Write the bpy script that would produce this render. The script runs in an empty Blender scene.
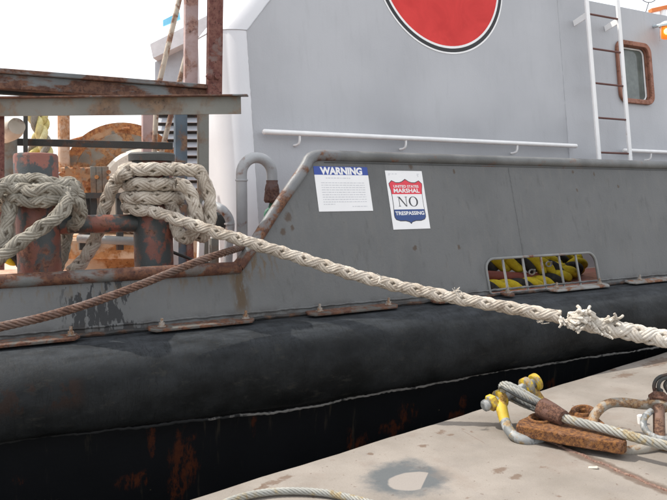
import bpy, bmesh, math, random
import numpy as np
from mathutils import Vector
random.seed(7); rng = np.random.default_rng(7)
R_ = math.radians
C = bpy.context.scene

# ---------------------------------------------------------------- camera
# world frame: x runs along the hull (to the right), y inboard (away), z up; dock top is z = 0
F = 700.0; EYE = 1.4; YAW = R_(60.25); PITCH = math.atan(59/F)
FW0 = np.array([math.cos(YAW), math.sin(YAW), 0.0]); RT = np.array([math.sin(YAW), -math.cos(YAW), 0.0])
FW = FW0*math.cos(PITCH) + np.array([0, 0, -math.sin(PITCH)])
UP = np.cross(RT, FW)
CAM = np.array([0, 0, EYE])
cd = bpy.data.cameras.new('camera'); cam = bpy.data.objects.new('camera', cd); C.collection.objects.link(cam)
cd.sensor_width = 36; cd.lens = F/667*36; cd.clip_end = 6000; cd.clip_start = .05
cam.location = CAM
cam.rotation_euler = (math.pi/2-PITCH, 0, YAW-math.pi/2)
C.camera = cam

# ---------------------------------------------------------------- sky, sun, exposure
SUN_AZ_VEC = (-.72, .69); SUN_EL = R_(54)
w = bpy.data.worlds.new('World'); C.world = w; w.use_nodes = True
wn = w.node_tree; bg = wn.nodes['Background']
sk = wn.nodes.new('ShaderNodeTexSky'); sk.sky_type = 'NISHITA'; sk.sun_disc = False
sk.sun_elevation = SUN_EL; sk.sun_rotation = math.atan2(SUN_AZ_VEC[0], SUN_AZ_VEC[1])
sk.air_density = 1.0; sk.dust_density = 4.0; sk.ozone_density = 1.0
mx = wn.nodes.new('ShaderNodeMix'); mx.data_type = 'RGBA'; mx.inputs[0].default_value = .55
mx.inputs[7].default_value = (15.2, 15.3, 15.5, 1)
wn.links.new(sk.outputs[0], mx.inputs[6]); wn.links.new(mx.outputs[2], bg.inputs[0]); bg.inputs[1].default_value = .115
sd = bpy.data.lights.new('sun', 'SUN'); sd.energy = 3.7; sd.angle = R_(.6); sd.color = (1, .95, .87)
so = bpy.data.objects.new('sun', sd); C.collection.objects.link(so)
n_ = math.hypot(*SUN_AZ_VEC)
sv = Vector((SUN_AZ_VEC[0]/n_*math.cos(SUN_EL), SUN_AZ_VEC[1]/n_*math.cos(SUN_EL), math.sin(SUN_EL)))
so.rotation_euler = sv.to_track_quat('Z', 'Y').to_euler(); so.location = (0, 0, 20)
C.view_settings.view_transform = 'Standard'; C.view_settings.look = 'None'
C.view_settings.exposure = 0.25; C.view_settings.gamma = 1

# ---------------------------------------------------------------- pixel helpers (place things where they stand)
def ray(px, py):
    return FW + RT*(px-333.5)/F + UP*(250-py)/F
def at(px, py, d):                       # point at forward distance d
    return CAM + ray(px, py)*d
def onplane(px, py, P, N):
    r = ray(px, py); P = np.array(P, float); N = np.array(N, float)
    return CAM + r*(np.dot(P-CAM, N)/np.dot(r, N))
def onz(px, py, z=0.): return onplane(px, py, (0, 0, z), (0, 0, 1))
def ony(px, py, y): return onplane(px, py, (0, y, 0), (0, 1, 0))

# ---------------------------------------------------------------- mesh helpers
def V(a): return np.array(a, float)
def unit(a): a = V(a); return a/np.linalg.norm(a)
def catmull(P, step=.02):
    P = [V(p) for p in P]
    P = [2*P[0]-P[1]] + P + [2*P[-1]-P[-2]]
    out = []
    for i in range(1, len(P)-2):
        a, b, c, d = P[i-1:i+3]
        n = max(2, int(np.linalg.norm(c-b)/step)+1)
        for k in range(n):
            t = k/n
            out.append(.5*((2*b)+(-a+c)*t+(2*a-5*b+4*c-d)*t*t+(-a+3*b-3*c+d)*t**3))
    out.append(P[-2]); return np.array(out)
def resample(P, step):
    L = np.concatenate([[0], np.cumsum(np.linalg.norm(np.diff(P, axis=0), axis=1))])
    n = max(2, int(L[-1]/step)+1); s = np.linspace(0, L[-1], n)
    return np.stack([np.interp(s, L, P[:, k]) for k in range(3)], 1), s
def frames(P):
    T = np.gradient(P, axis=0); T /= np.linalg.norm(T, axis=1)[:, None]+1e-12
    a = np.array([0, 0, 1.]) if abs(T[0][2]) < .9 else np.array([1., 0, 0])
    n = np.cross(T[0], a); n /= np.linalg.norm(n); N = [n]
    for i in range(1, len(P)):
        n = n-T[i]*np.dot(n, T[i]); n /= np.linalg.norm(n)+1e-12; N.append(n)
    N = np.array(N); return T, N, np.cross(T, N)

class MB:
    def __init__(s): s.v = []; s.f = []
    def add(s, v, f):
        o = len(s.v); s.v.extend([tuple(map(float, p)) for p in v]); s.f.extend([tuple(int(i)+o for i in q) for q in f]); return s
    def box(s, c, size, ax=((1, 0, 0), (0, 1, 0), (0, 0, 1))):
        c = V(c); A = [V(a)*h/2 for a, h in zip(ax, size)]
        v = [c+A[0]*i+A[1]*j+A[2]*k for i in (-1, 1) for j in (-1, 1) for k in (-1, 1)]
        return s.add(v, [(0, 1, 3, 2), (4, 6, 7, 5), (0, 4, 5, 1), (2, 3, 7, 6), (0, 2, 6, 4), (1, 5, 7, 3)])
    def bar(s, a, b, w, h, up=(0, 0, 1)):         # rectangular bar from a to b; w sideways, h along up
        a = V(a); b = V(b); t = unit(b-a); u = V(up); u = unit(u-t*np.dot(u, t)); sd = np.cross(t, u)
        return s.box((a+b)/2, (np.linalg.norm(b-a), w, h), (t, sd, u))
    def sweep(s, P, r, n=12, caps=True, closed=False):
        P = np.array(P, float); T, N, B = frames(P); r = np.broadcast_to(np.array(r, float), (len(P),))
        a = np.arange(n)*2*math.pi/n
        ring = P[:, None]+r[:, None, None]*(N[:, None]*np.cos(a)[None, :, None]+B[:, None]*np.sin(a)[None, :, None])
        o = len(s.v); s.v.extend(map(tuple, ring.reshape(-1, 3).tolist()))
        m = len(P)
        for i in range(m-1):
            for j in range(n):
                k = (j+1) % n
                s.f.append((o+i*n+j, o+i*n+k, o+(i+1)*n+k, o+(i+1)*n+j))
        if caps:
            s.f.append(tuple(o+j for j in reversed(range(n)))); s.f.append(tuple(o+(m-1)*n+j for j in range(n)))
        return s
    def tube(s, P, r, n=12, step=.02, caps=True): return s.sweep(catmull(P, step), r, n, caps)
    def cyl(s, a, b, r, n=24, r2=None): return s.sweep([a, b], [r, r if r2 is None else r2], n)
    def lathe(s, base, axis, prof, n=32):         # prof: (distance along axis, radius)
        ax = unit(axis); a0 = V((0, 0, 1)) if abs(ax[2]) < .9 else V((1, 0, 0))
        N = unit(np.cross(ax, a0)); B = np.cross(ax, N); base = V(base); o = len(s.v)
        for h, r in prof:
            for j in range(n):
                t = 2*math.pi*j/n
                s.v.append(tuple(base+ax*h+(N*math.cos(t)+B*math.sin(t))*max(r, 1e-4)))
        for i in range(len(prof)-1):
            for j in range(n):
                k = (j+1) % n
                s.f.append((o+i*n+j, o+i*n+k, o+(i+1)*n+k, o+(i+1)*n+j))
        s.f.append(tuple(o+j for j in reversed(range(n)))); s.f.append(tuple(o+(len(prof)-1)*n+j for j in range(n)))
        return s
    def prism(s, pts, vec):                        # convex polygon extruded by vec
        v = [V(p) for p in pts]; n = len(v); v2 = [p+V(vec) for p in v]
        return s.add(v+v2, [tuple(range(n)), tuple(reversed(range(n, 2*n)))]+[(i, i+n, (i+1) % n+n, (i+1) % n) for i in range(n)])
    def plate(s, O, ux, uy, uz, outer, holes=(), th=.02):     # flat plate with holes, thickness along uz
        O, ux, uy, uz = map(V, (O, ux, uy, uz)); bm = bmesh.new(); es = []
        for loop in [outer]+list(holes):
            vs = [bm.verts.new(tuple(O+ux*a+uy*b)) for a, b in loop]
            es += [bm.edges.new((vs[i], vs[(i+1) % len(vs)])) for i in range(len(vs))]
        bmesh.ops.triangle_fill(bm, use_beauty=True, use_dissolve=False, edges=es)
        g = bmesh.ops.extrude_face_region(bm, geom=bm.faces[:])
        for e in g['geom']:
            if isinstance(e, bmesh.types.BMVert): e.co += Vector(uz*th)
        bmesh.ops.recalc_face_normals(bm, faces=bm.faces[:])
        bm.verts.index_update()
        s.add([v.co for v in bm.verts], [[v.index for v in f.verts] for f in bm.faces]); bm.free(); return s
    def build(s, name, mat, parent=None, sharp=35, bevel=0, kind=None, origin=None):
        used = sorted({i for f in s.f for i in f}); rm = {i: k for k, i in enumerate(used)}
        v = np.array(s.v)[used]; s.f = [tuple(rm[i] for i in f) for f in s.f]
        c = (v.min(0)+v.max(0))/2 if origin is None else V(origin)
        me = bpy.data.meshes.new(name); me.from_pydata((v-c).tolist(), [], s.f)
        bm = bmesh.new(); bm.from_mesh(me); bmesh.ops.recalc_face_normals(bm, faces=bm.faces[:]); bm.to_mesh(me); bm.free()
        me.materials.append(mat); me.polygons.foreach_set('use_smooth', [True]*len(me.polygons))
        me.set_sharp_from_angle(angle=R_(sharp))
        return link(name, me, c, parent, bevel, kind)
WL = {}
def link(name, me, c, parent=None, bevel=0, kind=None):
    o = bpy.data.objects.new(name, me); C.collection.objects.link(o)
    WL[o.name] = V(c)
    if parent is not None:
        o.parent = parent; o.location = V(c)-WL[parent.name]
    else: o.location = V(c)
    if bevel:
        m = o.modifiers.new('bevel', 'BEVEL'); m.width = bevel; m.segments = 2; m.limit_method = 'ANGLE'; m.angle_limit = R_(40)
    if kind: o['kind'] = kind
    return o
def thing(name, label, cat, loc, group=None):
    o = bpy.data.objects.new(name, None); C.collection.objects.link(o); o.empty_display_size = .1
    WL[o.name] = V(loc); o.location = V(loc); tag(o, label, cat, group); return o
def tag(o, label, cat, group=None):
    o['label'] = label; o['category'] = cat
    if group: o['group'] = group
    return o
def inst(src, name, c, parent):                    # shares mesh data
    o = bpy.data.objects.new(name, src.data); C.collection.objects.link(o); WL[o.name] = V(c)
    o.parent = parent; o.location = V(c)-WL[parent.name]; o.rotation_euler = src.rotation_euler
    for m in src.modifiers:
        k = o.modifiers.new(m.name, m.type); k.width = m.width; k.segments = m.segments; k.limit_method = 'ANGLE'; k.angle_limit = m.angle_limit
    return o

# ---------------------------------------------------------------- materials
class N:
    def __init__(s, name):
        s.mat = bpy.data.materials.new(name); s.mat.use_nodes = True; s.t = s.mat.node_tree
        s.p = s.t.nodes['Principled BSDF']; s.tc = s.t.nodes.new('ShaderNodeTexCoord'); s.geo = s.t.nodes.new('ShaderNodeNewGeometry')
        s.pos = s.geo.outputs['Position']; s.obj = s.tc.outputs['Object']
    def inp(s, node, i, v):
        if v is None: return
        if isinstance(v, bpy.types.NodeSocket): s.t.links.new(v, node.inputs[i])
        else:
            if isinstance(v, tuple) and len(v) == 3 and len(node.inputs[i].default_value) == 4: v = (*v, 1)
            node.inputs[i].default_value = v
    def m(s, op, a, b=None, c=None, clamp=False):
        n = s.t.nodes.new('ShaderNodeMath'); n.operation = op; n.use_clamp = clamp
        s.inp(n, 0, a); s.inp(n, 1, b); s.inp(n, 2, c); return n.outputs[0]
    def noise(s, scale, detail=6, rough=.6, vec=None, dist=0., sc3=None):
        vec = vec or s.pos
        if sc3:
            mp = s.t.nodes.new('ShaderNodeMapping'); mp.inputs['Scale'].default_value = sc3; s.t.links.new(vec, mp.inputs[0]); vec = mp.outputs[0]
        n = s.t.nodes.new('ShaderNodeTexNoise'); s.t.links.new(vec, n.inputs['Vector'])
        n.inputs['Scale'].default_value = scale; n.inputs['Detail'].default_value = detail
        n.inputs['Roughness'].default_value = rough; n.inputs['Distortion'].default_value = dist; return n.outputs['Fac']
    def step(s, v, a, b, lo=0., hi=1.):
        n = s.t.nodes.new('ShaderNodeMapRange'); n.interpolation_type = 'SMOOTHSTEP'
        for i, x in zip((0, 1, 2, 3, 4), (v, a, b, lo, hi)): s.inp(n, i, x)
        return n.outputs[0]
    def mix(s, f, a, b):
        n = s.t.nodes.new('ShaderNodeMix'); n.data_type = 'RGBA'; s.inp(n, 0, f); s.inp(n, 6, a); s.inp(n, 7, b); return n.outputs[2]
    def xyz(s, vec=None):
        n = s.t.nodes.new('ShaderNodeSeparateXYZ'); s.t.links.new(vec or s.pos, n.inputs[0]); return n.outputs
    def bump(s, h, strength=.3, dist=.01):
        n = s.t.nodes.new('ShaderNodeBump'); n.inputs['Strength'].default_value = strength; n.inputs['Distance'].default_value = dist
        s.t.links.new(h, n.inputs['Height']); s.t.links.new(n.outputs[0], s.p.inputs['Normal'])
    def out(s, col, rough=.6, metal=0., spec=None):
        s.inp(s.p, 'Base Color', col); s.inp(s.p, 'Roughness', rough); s.inp(s.p, 'Metallic', metal)
        if spec is not None: s.p.inputs['Specular IOR Level'].default_value = spec
        return s.mat
def c3(c, k=1.): return tuple(x*k for x in c)
RUST = (.12, .045, .025); RUSTO = (.22, .09, .04); RUSTD = (.07, .03, .02)
def rusty(name, paint, amount=.4, scale=5., rust=RUST, rusto=RUSTO, rough=.6, var=.25, bump=.35, edge=.06, sc3=None, paint2=None, p2=.5):
    n = N(name); a = n.noise(scale, 9, .62, sc3=sc3, dist=.3)
    th = .62-amount*.28
    mk = n.step(a, th-edge/2, th+edge/2)
    v = n.noise(scale*.6, 4, .5); base = n.mix(n.step(v, .3, .7), c3(paint, 1-var), c3(paint, 1+var))
    if paint2: base = n.mix(n.step(n.noise(scale*.8, 7, .6, sc3=(1.3, 1.1, .9)), p2-.03, p2+.03), paint2, base)
    r = n.mix(n.step(n.noise(scale*4, 6, .65), .38, .62), rust, rusto)
    r = n.mix(n.step(n.noise(scale*9, 4, .6), .55, .7), r, c3(rust, .45))
    halo = n.step(a, th-.09, th)
    base = n.mix(n.m('MULTIPLY', halo, .45), base, c3(rusto, .8))
    n.bump(n.m('ADD', n.m('MULTIPLY', mk, .5), n.noise(scale*14, 5, .6)), bump, .006)
    return n.out(n.mix(mk, base, r), n.m('ADD', n.m('MULTIPLY', mk, .25), rough), 0)

# bulwark plane: foot at y=4.18, leaning inboard .27 per metre
FY, FZ, LEAN = 4.18, .565, .27
BN = unit((0, -1, LEAN)); BU = unit((0, LEAN, 1)); BX = V((1, 0, 0)); BO = V((0, FY, FZ))
def onb(px, py, off=0.): return onplane(px, py, BO+BN*off, BN)
def b2(px, py): p = onb(px, py)-BO; return (float(p[0]), float(np.dot(p, BU)))
def bp(s, u, off=0.): return BO+BX*s+BU*u+BN*off
# deckhouse side plane
WY, WZ, WL_ = 5.30, .55, .135
WN = unit((0, -1, WL_)); WU = unit((0, WL_, 1)); WO = V((0, WY, WZ))
def onw(px, py, off=0.): return onplane(px, py, WO+WN*off, WN)
def w2(px, py): p = onw(px, py)-WO; return (float(p[0]), float(np.dot(p, WU)))
def wp(s, u, off=0.): return WO+BX*s+WU*u+WN*off

def mat_bulwark():
    n = N('bulwark paint'); X, Y, Z = n.xyz()
    v = n.noise(2.2, 5, .55); col = n.mix(n.step(v, .3, .7), (.116, .119, .119), (.142, .145, .145))
    st = n.noise(3, 6, .6, sc3=(6, 6, .5)); col = n.mix(n.m('MULTIPLY', n.step(st, .5, .72), .35), col, (.165, .16, .15))
    st2 = n.noise(4, 6, .6, sc3=(5, 5, .35)); col = n.mix(n.m('MULTIPLY', n.step(st2, .56, .7), .25), col, (.06, .057, .053))
    def box(x0, x1, z0, z1, e=.05, ez=.08):
        a = n.m('MULTIPLY', n.step(X, x0-e, x0+e), n.step(X, x1+e, x1-e)); b = n.m('MULTIPLY', n.step(Z, z0-ez, z0+ez), n.step(Z, z1+ez, z1-ez))
        return n.m('MULTIPLY', a, b)
    # oil runs on the low part
    xa, xb = onb(68, 300)[0], onb(128, 300)[0]
    dr = n.noise(6, 6, .62, sc3=(5, 5, .55)); drip = n.step(n.m('ADD', dr, n.m('MULTIPLY', box(xa, xb, .5, .80, .10, .14), .15)), .585, .62)
    col = n.mix(n.m('MULTIPLY', drip, n.m('MULTIPLY', .85, box(xa-.03, xb+.08, .45, .9, .07, .05))), col, (.018, .019, .021))
    # rust run below the foot of the sloping rail
    xc = onb(239, 290)[0]
    rr = n.noise(5, 7, .62, sc3=(7, 7, .45))
    m1 = n.m('MULTIPLY', box(xc-.035, xc+.055, .62, .95, .03, .05), n.step(rr, .32, .5))
    col = n.mix(n.m('MULTIPLY', m1, .8), col, (.085, .052, .022))
    m2 = n.m('MULTIPLY', box(xc-.5, xc+.28, .84, 1.02, .12, .07), n.step(rr, .46, .6))
    col = n.mix(n.m('MULTIPLY', m2, .65), col, (.125, .075, .03))
    m3 = n.m('MULTIPLY', box(xc-1.6, xc+.1, .80, 1.0, .1, .1), n.step(rr, .54, .66))
    col = n.mix(n.m('MULTIPLY', m3, .55), col, (.12, .078, .033))
    # ring of small rust blooms
    for px, py, r in ((288, 217, .035), (283, 232, .03), (415, 248, .022), (459, 247, .022), (411, 167, .03), (573, 172, .02), (594, 174, .02), (454, 171, .02), (618, 186, .018), (292, 228, .02), (577, 190, .012), (563, 168, .014)):
        p = onb(px, py); d = n.m('SQRT', n.m('ADD', n.m('POWER', n.m('SUBTRACT', X, float(p[0])), 2), n.m('POWER', n.m('MULTIPLY', n.m('SUBTRACT', Z, float(p[2])), .8), 2)))
        k = n.step(n.m('ADD', d, n.m('MULTIPLY', n.m('SUBTRACT', n.noise(30, 4, .6), .5), .05)), r, r*.35)
        col = n.mix(n.m('MULTIPLY', k, .7), col, (.07, .04, .02))
    sp = n.step(n.noise(60, 3, .5), .73, .76); col = n.mix(n.m('MULTIPLY', sp, .5), col, (.06, .05, .045))
    foot = n.m('MULTIPLY', n.step(Z, .66, .57), n.step(n.noise(9, 7, .65), .42, .58)); col = n.mix(n.m('MULTIPLY', foot, .7), col, (.045, .035, .03))
    n.bump(n.m('ADD', n.m('MULTIPLY', n.noise(1.6, 2, .5), 5.), n.noise(70, 4, .6)), .25, .008)
    return n.out(col, n.m('ADD', n.m('MULTIPLY', v, .25), .42), 0, .25)
M_BUL = mat_bulwark()

def mat_deckhouse():
    n = N('deckhouse paint'); X, Y, Z = n.xyz()
    v = n.noise(1.1, 5, .5); col = n.mix(n.step(v, .3, .7), (.41, .42, .442), (.47, .48, .502))
    st = n.noise(3, 6, .6, sc3=(6, 6, .4)); col = n.mix(n.m('MULTIPLY', n.step(st, .5, .75), .25), col, (.37, .38, .395))
    sp = n.step(n.noise(45, 3, .5), .74, .77); col = n.mix(n.m('MULTIPLY', sp, .4), col, (.25, .22, .2))
    n.bump(n.m('ADD', n.m('MULTIPLY', n.noise(1.3, 2, .5), 6.), n.noise(60, 3, .6)), .2, .008)
    return n.out(col, .42, 0, .4)
M_HOUSE = mat_deckhouse()

def mat_fender():
    n = N('fender rubber'); X, Y, Z = n.xyz()
    v = n.noise(2.5, 7, .6, sc3=(1, 1.3, 1.3)); col = n.mix(n.step(v, .35, .68), (.006, .0068, .0072), (.020, .022, .0235))
    s1 = n.noise(6, 8, .68, sc3=(1.2, 3, 3)); col = n.mix(n.m('MULTIPLY', n.step(s1, .56, .68), .4), col, (.04, .038, .032))
    top = n.step(Z, .43, .55); col = n.mix(n.m('MULTIPLY', top, n.m('MULTIPLY', n.step(n.noise(11, 7, .65, sc3=(.5, 1.5, 1.5)), .15, .85), .62)), col, (.085, .095, .107))  # sky sheen along the top band, painted in as bluish colour
    w1 = n.noise(4, 9, .7, sc3=(5, .6, .6), dist=1.2); w1 = n.m('ABSOLUTE', n.m('SUBTRACT', w1, .5)); scr = n.step(w1, .008, .002)
    col = n.mix(n.m('MULTIPLY', scr, .8), col, (.008, .008, .008))
    dg = n.noise(8, 5, .6, sc3=(6, 1, 1.2)); col = n.mix(n.m('MULTIPLY', n.step(dg, .66, .74), .2), col, (.05, .053, .056))
    x0, x1 = ony(0, 380, 3.75)[0], ony(85, 380, 3.75)[0]
    a = n.m('MULTIPLY', n.m('MULTIPLY', n.step(X, x1+.02, x1-.06), n.step(X, x0-.8, x0)), n.m('MULTIPLY', n.step(Z, .26, .33), n.step(Z, .44, .41)))
    br = n.m('MULTIPLY', a, n.step(n.noise(9, 7, .6, sc3=(1, 1, .7)), .42, .5)); col = n.mix(n.m('MULTIPLY', br, .85), col, (.022, .013, .010))
    n.bump(n.m('ADD', n.m('ADD', n.m('MULTIPLY', v, 2.5), n.m('MULTIPLY', scr, -1.2)), n.m('MULTIPLY', n.noise(40, 6, .7), .7)), .35, .012)
    return n.out(col, n.step(s1, .3, .7, .42, .62), 0, .13)
M_FEN = mat_fender()

def mat_hull():
    n = N('black hull paint'); X, Y, Z = n.xyz()
    v = n.noise(3, 5, .6); col = n.mix(v, (.002, .003, .004), (.006, .007, .009))
    st = n.noise(4, 6, .6, sc3=(5, 5, .35))
    col = n.mix(n.m('MULTIPLY', n.step(st, .6, .72), .6), col, (.035, .03, .022))
    for px, py, rx, rz in ((182, 462, .09, .24), (130, 482, .12, .06), (362, 445, .11, .09), (392, 428, .12, .07), (407, 412, .10, .10), (462, 402, .05, .06), (20, 478, .04, .04), (455, 415, .09, .06), (252, 418, .025, .14), (150, 435, .025, .12), (350, 440, .05, .11), (174, 484, .05, .10), (548, 384, .06, .05)):
        p = ony(px, py, 4.06); dx = n.m('DIVIDE', n.m('SUBTRACT', X, float(p[0])), rx); dz = n.m('DIVIDE', n.m('SUBTRACT', Z, float(p[2])), rz)
        d = n.m('ADD', n.m('ADD', n.m('POWER', dx, 2), n.m('POWER', dz, 2)), n.m('MULTIPLY', n.m('SUBTRACT', n.noise(9, 9, .7, sc3=(1.6, 1, .7)), .5), 5.5))
        fine = n.step(n.noise(16, 8, .72, sc3=(1.5, 1, .6)), .42, .56)
        col = n.mix(n.m('MULTIPLY', n.m('MULTIPLY', n.step(d, 1.0, .1), fine), .85), col, n.mix(n.noise(30, 4, .6), (.028, .007, .004), (.085, .024, .009)))
    fl = n.step(n.noise(26, 4, .5, sc3=(.7, 1, 1.4)), .745, .76)
    band = n.m('MULTIPLY', n.step(n.noise(1.4, 2, .5), .5, .6), 1.)
    col = n.mix(n.m('MULTIPLY', n.m('MULTIPLY', fl, band), .8), col, (.13, .11, .07))
    n.bump(n.noise(25, 6, .6), .3, .006)
    return n.out(col, .6, 0, .1)
M_HULL = mat_hull()

def mat_dock():
    n = N('dock deck'); X, Y, Z = n.xyz()
    v = n.noise(1.6, 8, .6); col = n.mix(n.step(v, .3, .7), (.205, .182, .156), (.295, .264, .232))
    g = n.noise(5, 8, .65); col = n.mix(n.m('MULTIPLY', n.step(g, .5, .7), .35), col, (.205, .185, .17))
    r = n.noise(7, 8, .62); col = n.mix(n.m('MULTIPLY', n.step(r, .645, .70), .7), col, (.14, .085, .058))
    gr = n.noise(140, 4, .7); col = n.mix(n.m('MULTIPLY', n.step(gr, .5, .7), .3), col, (.12, .10, .085))
    sp = n.step(n.noise(30, 4, .55), .65, .70); col = n.mix(n.m('MULTIPLY', sp, .7), col, (.13, .09, .07))
    p = onz(405, 478); q = onz(412, 481)
    def el(p, rx, ry, nz=.25, a=R_(9), ns=6):
        dx = n.m('SUBTRACT', X, float(p[0])); dy = n.m('SUBTRACT', Y, float(p[1])); ca, sa = math.cos(a), math.sin(a)
        u = n.m('DIVIDE', n.m('ADD', n.m('MULTIPLY', dx, ca), n.m('MULTIPLY', dy, sa)), rx); v_ = n.m('DIVIDE', n.m('SUBTRACT', n.m('MULTIPLY', dy, ca), n.m('MULTIPLY', dx, sa)), ry)
        d = n.m('SQRT', n.m('ADD', n.m('POWER', u, 2), n.m('POWER', v_, 2)))
        return n.m('ADD', d, n.m('MULTIPLY', n.m('SUBTRACT', n.noise(ns, 6, .65), .5), nz*2))
    dark = n.step(el(p, .25, .22, .7), 1.15, .55); col = n.mix(n.m('MULTIPLY', dark, .85), col, (.075, .09, .10))
    c1 = onz(430, 470); c2 = onz(420, 491); tt_ = unit(c2-c1); nn_ = V((tt_[1], -tt_[0])); nn_ = nn_ if np.dot(nn_, (q-c1)[:2]) > 0 else -nn_
    side = n.step(n.m('ADD', n.m('MULTIPLY', n.m('SUBTRACT', X, float(c1[0])), float(nn_[0])), n.m('MULTIPLY', n.m('SUBTRACT', Y, float(c1[1])), float(nn_[1]))), -.002, .004)
    pale = n.m('MULTIPLY', side, n.step(el(q, .135, .10, .16), 1.03, .92)); col = n.mix(pale, col, (.27, .245, .222))
    for px, py, rx, ry in ((272, 483, .07, .03), (262, 488, .06, .02), (286, 477, .05, .03), (423, 446, .035, .025), (441, 432, .04, .03), (450, 435, .03, .02), (500, 470, .06, .03), (516, 477, .05, .03), (625, 375, .14, .05), (660, 362, .3, .08), (370, 454, .02, .02), (613, 370, .05, .05)):
        k = n.step(el(onz(px, py), rx, ry, 1.6, ns=22), 1.05, .5); col = n.mix(n.m('MULTIPLY', k, .8), col, (.14, .095, .068))
    # thin scratches
    for a_, b_ in (((461, 430), (486, 444)),):
        A = onz(*a_); B = onz(*b_); t = unit(B-A); L = np.linalg.norm(B-A)
        dx = n.m('SUBTRACT', X, float(A[0])); dy = n.m('SUBTRACT', Y, float(A[1]))
        al = n.m('ADD', n.m('MULTIPLY', dx, float(t[0])), n.m('MULTIPLY', dy, float(t[1]))); pe = n.m('ABSOLUTE', n.m('SUBTRACT', n.m('MULTIPLY', dx, float(t[1])), n.m('MULTIPLY', dy, float(t[0]))))
        k = n.m('MULTIPLY', n.m('MULTIPLY', n.step(al, 0., .02), n.step(al, float(L), float(L)-.02)), n.step(n.m('ADD', pe, n.m('MULTIPLY', n.noise(40, 3, .5), .006)), .007, .004))
        col = n.mix(n.m('MULTIPLY', k, .6), col, (.15, .10, .08))
    A = onz(545, 440); B = onz(680, 497); t = unit(B-A); pe = n.m('ABSOLUTE', n.m('SUBTRACT', n.m('MULTIPLY', n.m('SUBTRACT', X, float(A[0])), float(t[1])), n.m('MULTIPLY', n.m('SUBTRACT', Y, float(A[1])), float(t[0]))))
    al = n.m('ADD', n.m('MULTIPLY', n.m('SUBTRACT', X, float(A[0])), float(t[0])), n.m('MULTIPLY', n.m('SUBTRACT', Y, float(A[1])), float(t[1])))
    k = n.m('MULTIPLY', n.step(al, -.3, 0.), n.step(n.m('ADD', pe, n.m('MULTIPLY', n.m('SUBTRACT', n.noise(14, 6, .65), .5), .08)), .060, .030)); col = n.mix(n.m('MULTIPLY', k, .8), col, (.11, .075, .055))
    g2 = n.noise(2.6, 9, .7); col = n.mix(n.m('MULTIPLY', n.step(g2, .52, .64), .3), col, (.20, .155, .125))
    n.bump(n.m('ADD', n.m('MULTIPLY', n.noise(4, 6, .6), 3), n.noise(90, 4, .6)), .3, .006)
    return n.out(col, .75, 0, .3)
M_DOCK = mat_dock()

def mat_rope(name, a, b, dirt, twist=True):
    n = N(name); v = n.noise(9, 6, .6); col = n.mix(n.step(v, .3, .7), a, b)
    col = n.mix(n.m('MULTIPLY', n.step(n.noise(22, 5, .65), .52, .68), .7), col, dirt)
    col = n.mix(n.m('MULTIPLY', n.step(n.noise(160, 3, .6), .55, .68), .45), col, c3(dirt, .7))
    n.bump(n.noise(220, 3, .6, dist=.8), .6, .003); return n.out(col, .85, 0, .2)
M_ROPE = mat_rope('pale rope', (.40, .345, .28), (.60, .545, .47), (.17, .12, .085))
M_ROPEW = mat_rope('white rope', (.47, .43, .37), (.66, .62, .555), (.27, .225, .18))
M_ROPEG = mat_rope('weathered rope', (.22, .20, .165), (.38, .355, .30), (.09, .075, .055))
M_ROPEC = mat_rope('rope core', (.12, .10, .075), (.2, .17, .135), (.07, .055, .04))
M_YEL = mat_rope('yellow rope', (.38, .29, .012), (.54, .42, .03), (.20, .15, .025))
M_BLK = mat_rope('black rope', (.012, .012, .013), (.03, .03, .03), (.05, .045, .04))
M_WIRE_R = rusty('rusty wire', (.12, .075, .058), .5, 10, (.075, .038, .026), (.17, .095, .065), .6)
M_WIRE = rusty('galvanised wire', (.30, .30, .275), .12, 12, (.25, .19, .11), (.36, .30, .18), .45, .15)
M_RAIL = rusty('grey rail paint', (.130, .134, .132), -.1, 7, rough=.5)
M_RAILR = rusty('rusty grey rail', (.12, .124, .12), .45, 5.5, (.075, .03, .02), (.15, .065, .035), .55, sc3=(.6, 1, 1))
M_BITT = rusty('bitt primer and grey', (.19, .065, .045), .15, 7, (.08, .033, .024), (.2, .085, .05), .5, .25, paint2=(.042, .05, .051), p2=.50)
M_GREY = rusty('grey steel', (.19, .195, .19), -.05, 6, rough=.5)
M_GREYW = rusty('bare grey bar', (.19, .19, .168), .22, 4, (.14, .09, .06), (.24, .15, .09), .5, .12, edge=.2)
M_BEAM = rusty('rust beam', (.15, .165, .17), .52, 6, (.085, .038, .026), (.16, .08, .05), .55, .2, sc3=(.5, 1, 1.2))
M_POSTR = rusty('red rust post', (.15, .10, .09), .75, 6, (.12, .04, .033), (.19, .085, .065), .6)
M_POSTP = rusty('pink primer post', (.42, .31, .30), .25, 5, (.24, .13, .11), (.40, .24, .19), .6, .12)
M_BLUEG = rusty('blue grey post', (.09, .125, .16), .25, 7, (.14, .09, .07), (.22, .13, .08), .55)
M_CREAM = rusty('cream pole', (.50, .44, .36), .35, 9, (.20, .11, .08), (.33, .20, .13), .6, .1)
M_ORANGE = rusty('orange rust', (.42, .25, .14), .5, 7, (.27, .10, .045), (.50, .23, .09), .7, paint2=(.20, .18, .15), p2=.44)
M_TAN = rusty('tan paint', (.55, .42, .30), .3, 4, (.35, .16, .06), (.5, .27, .12), .7)
M_CRM = rusty('cream drum', (.66, .61, .52), .08, 5, rough=.5)
M_PLATE = rusty('hold-down plate', (.095, .092, .083), .5, 10, (.065, .027, .017), (.14, .062, .033), .6)
M_PLATEG = rusty('pale plate', (.22, .22, .21), .25, 10, (.14, .06, .04), (.24, .12, .06), .6)
M_BOLT = rusty('bolt', (.28, .25, .22), .3, 25, (.14, .07, .04), (.3, .18, .1), .45)
M_LINK = rusty('rust link plate', (.19, .09, .045), .7, 12, (.085, .035, .018), (.25, .11, .035), .8, .2, bump=.7)
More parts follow.
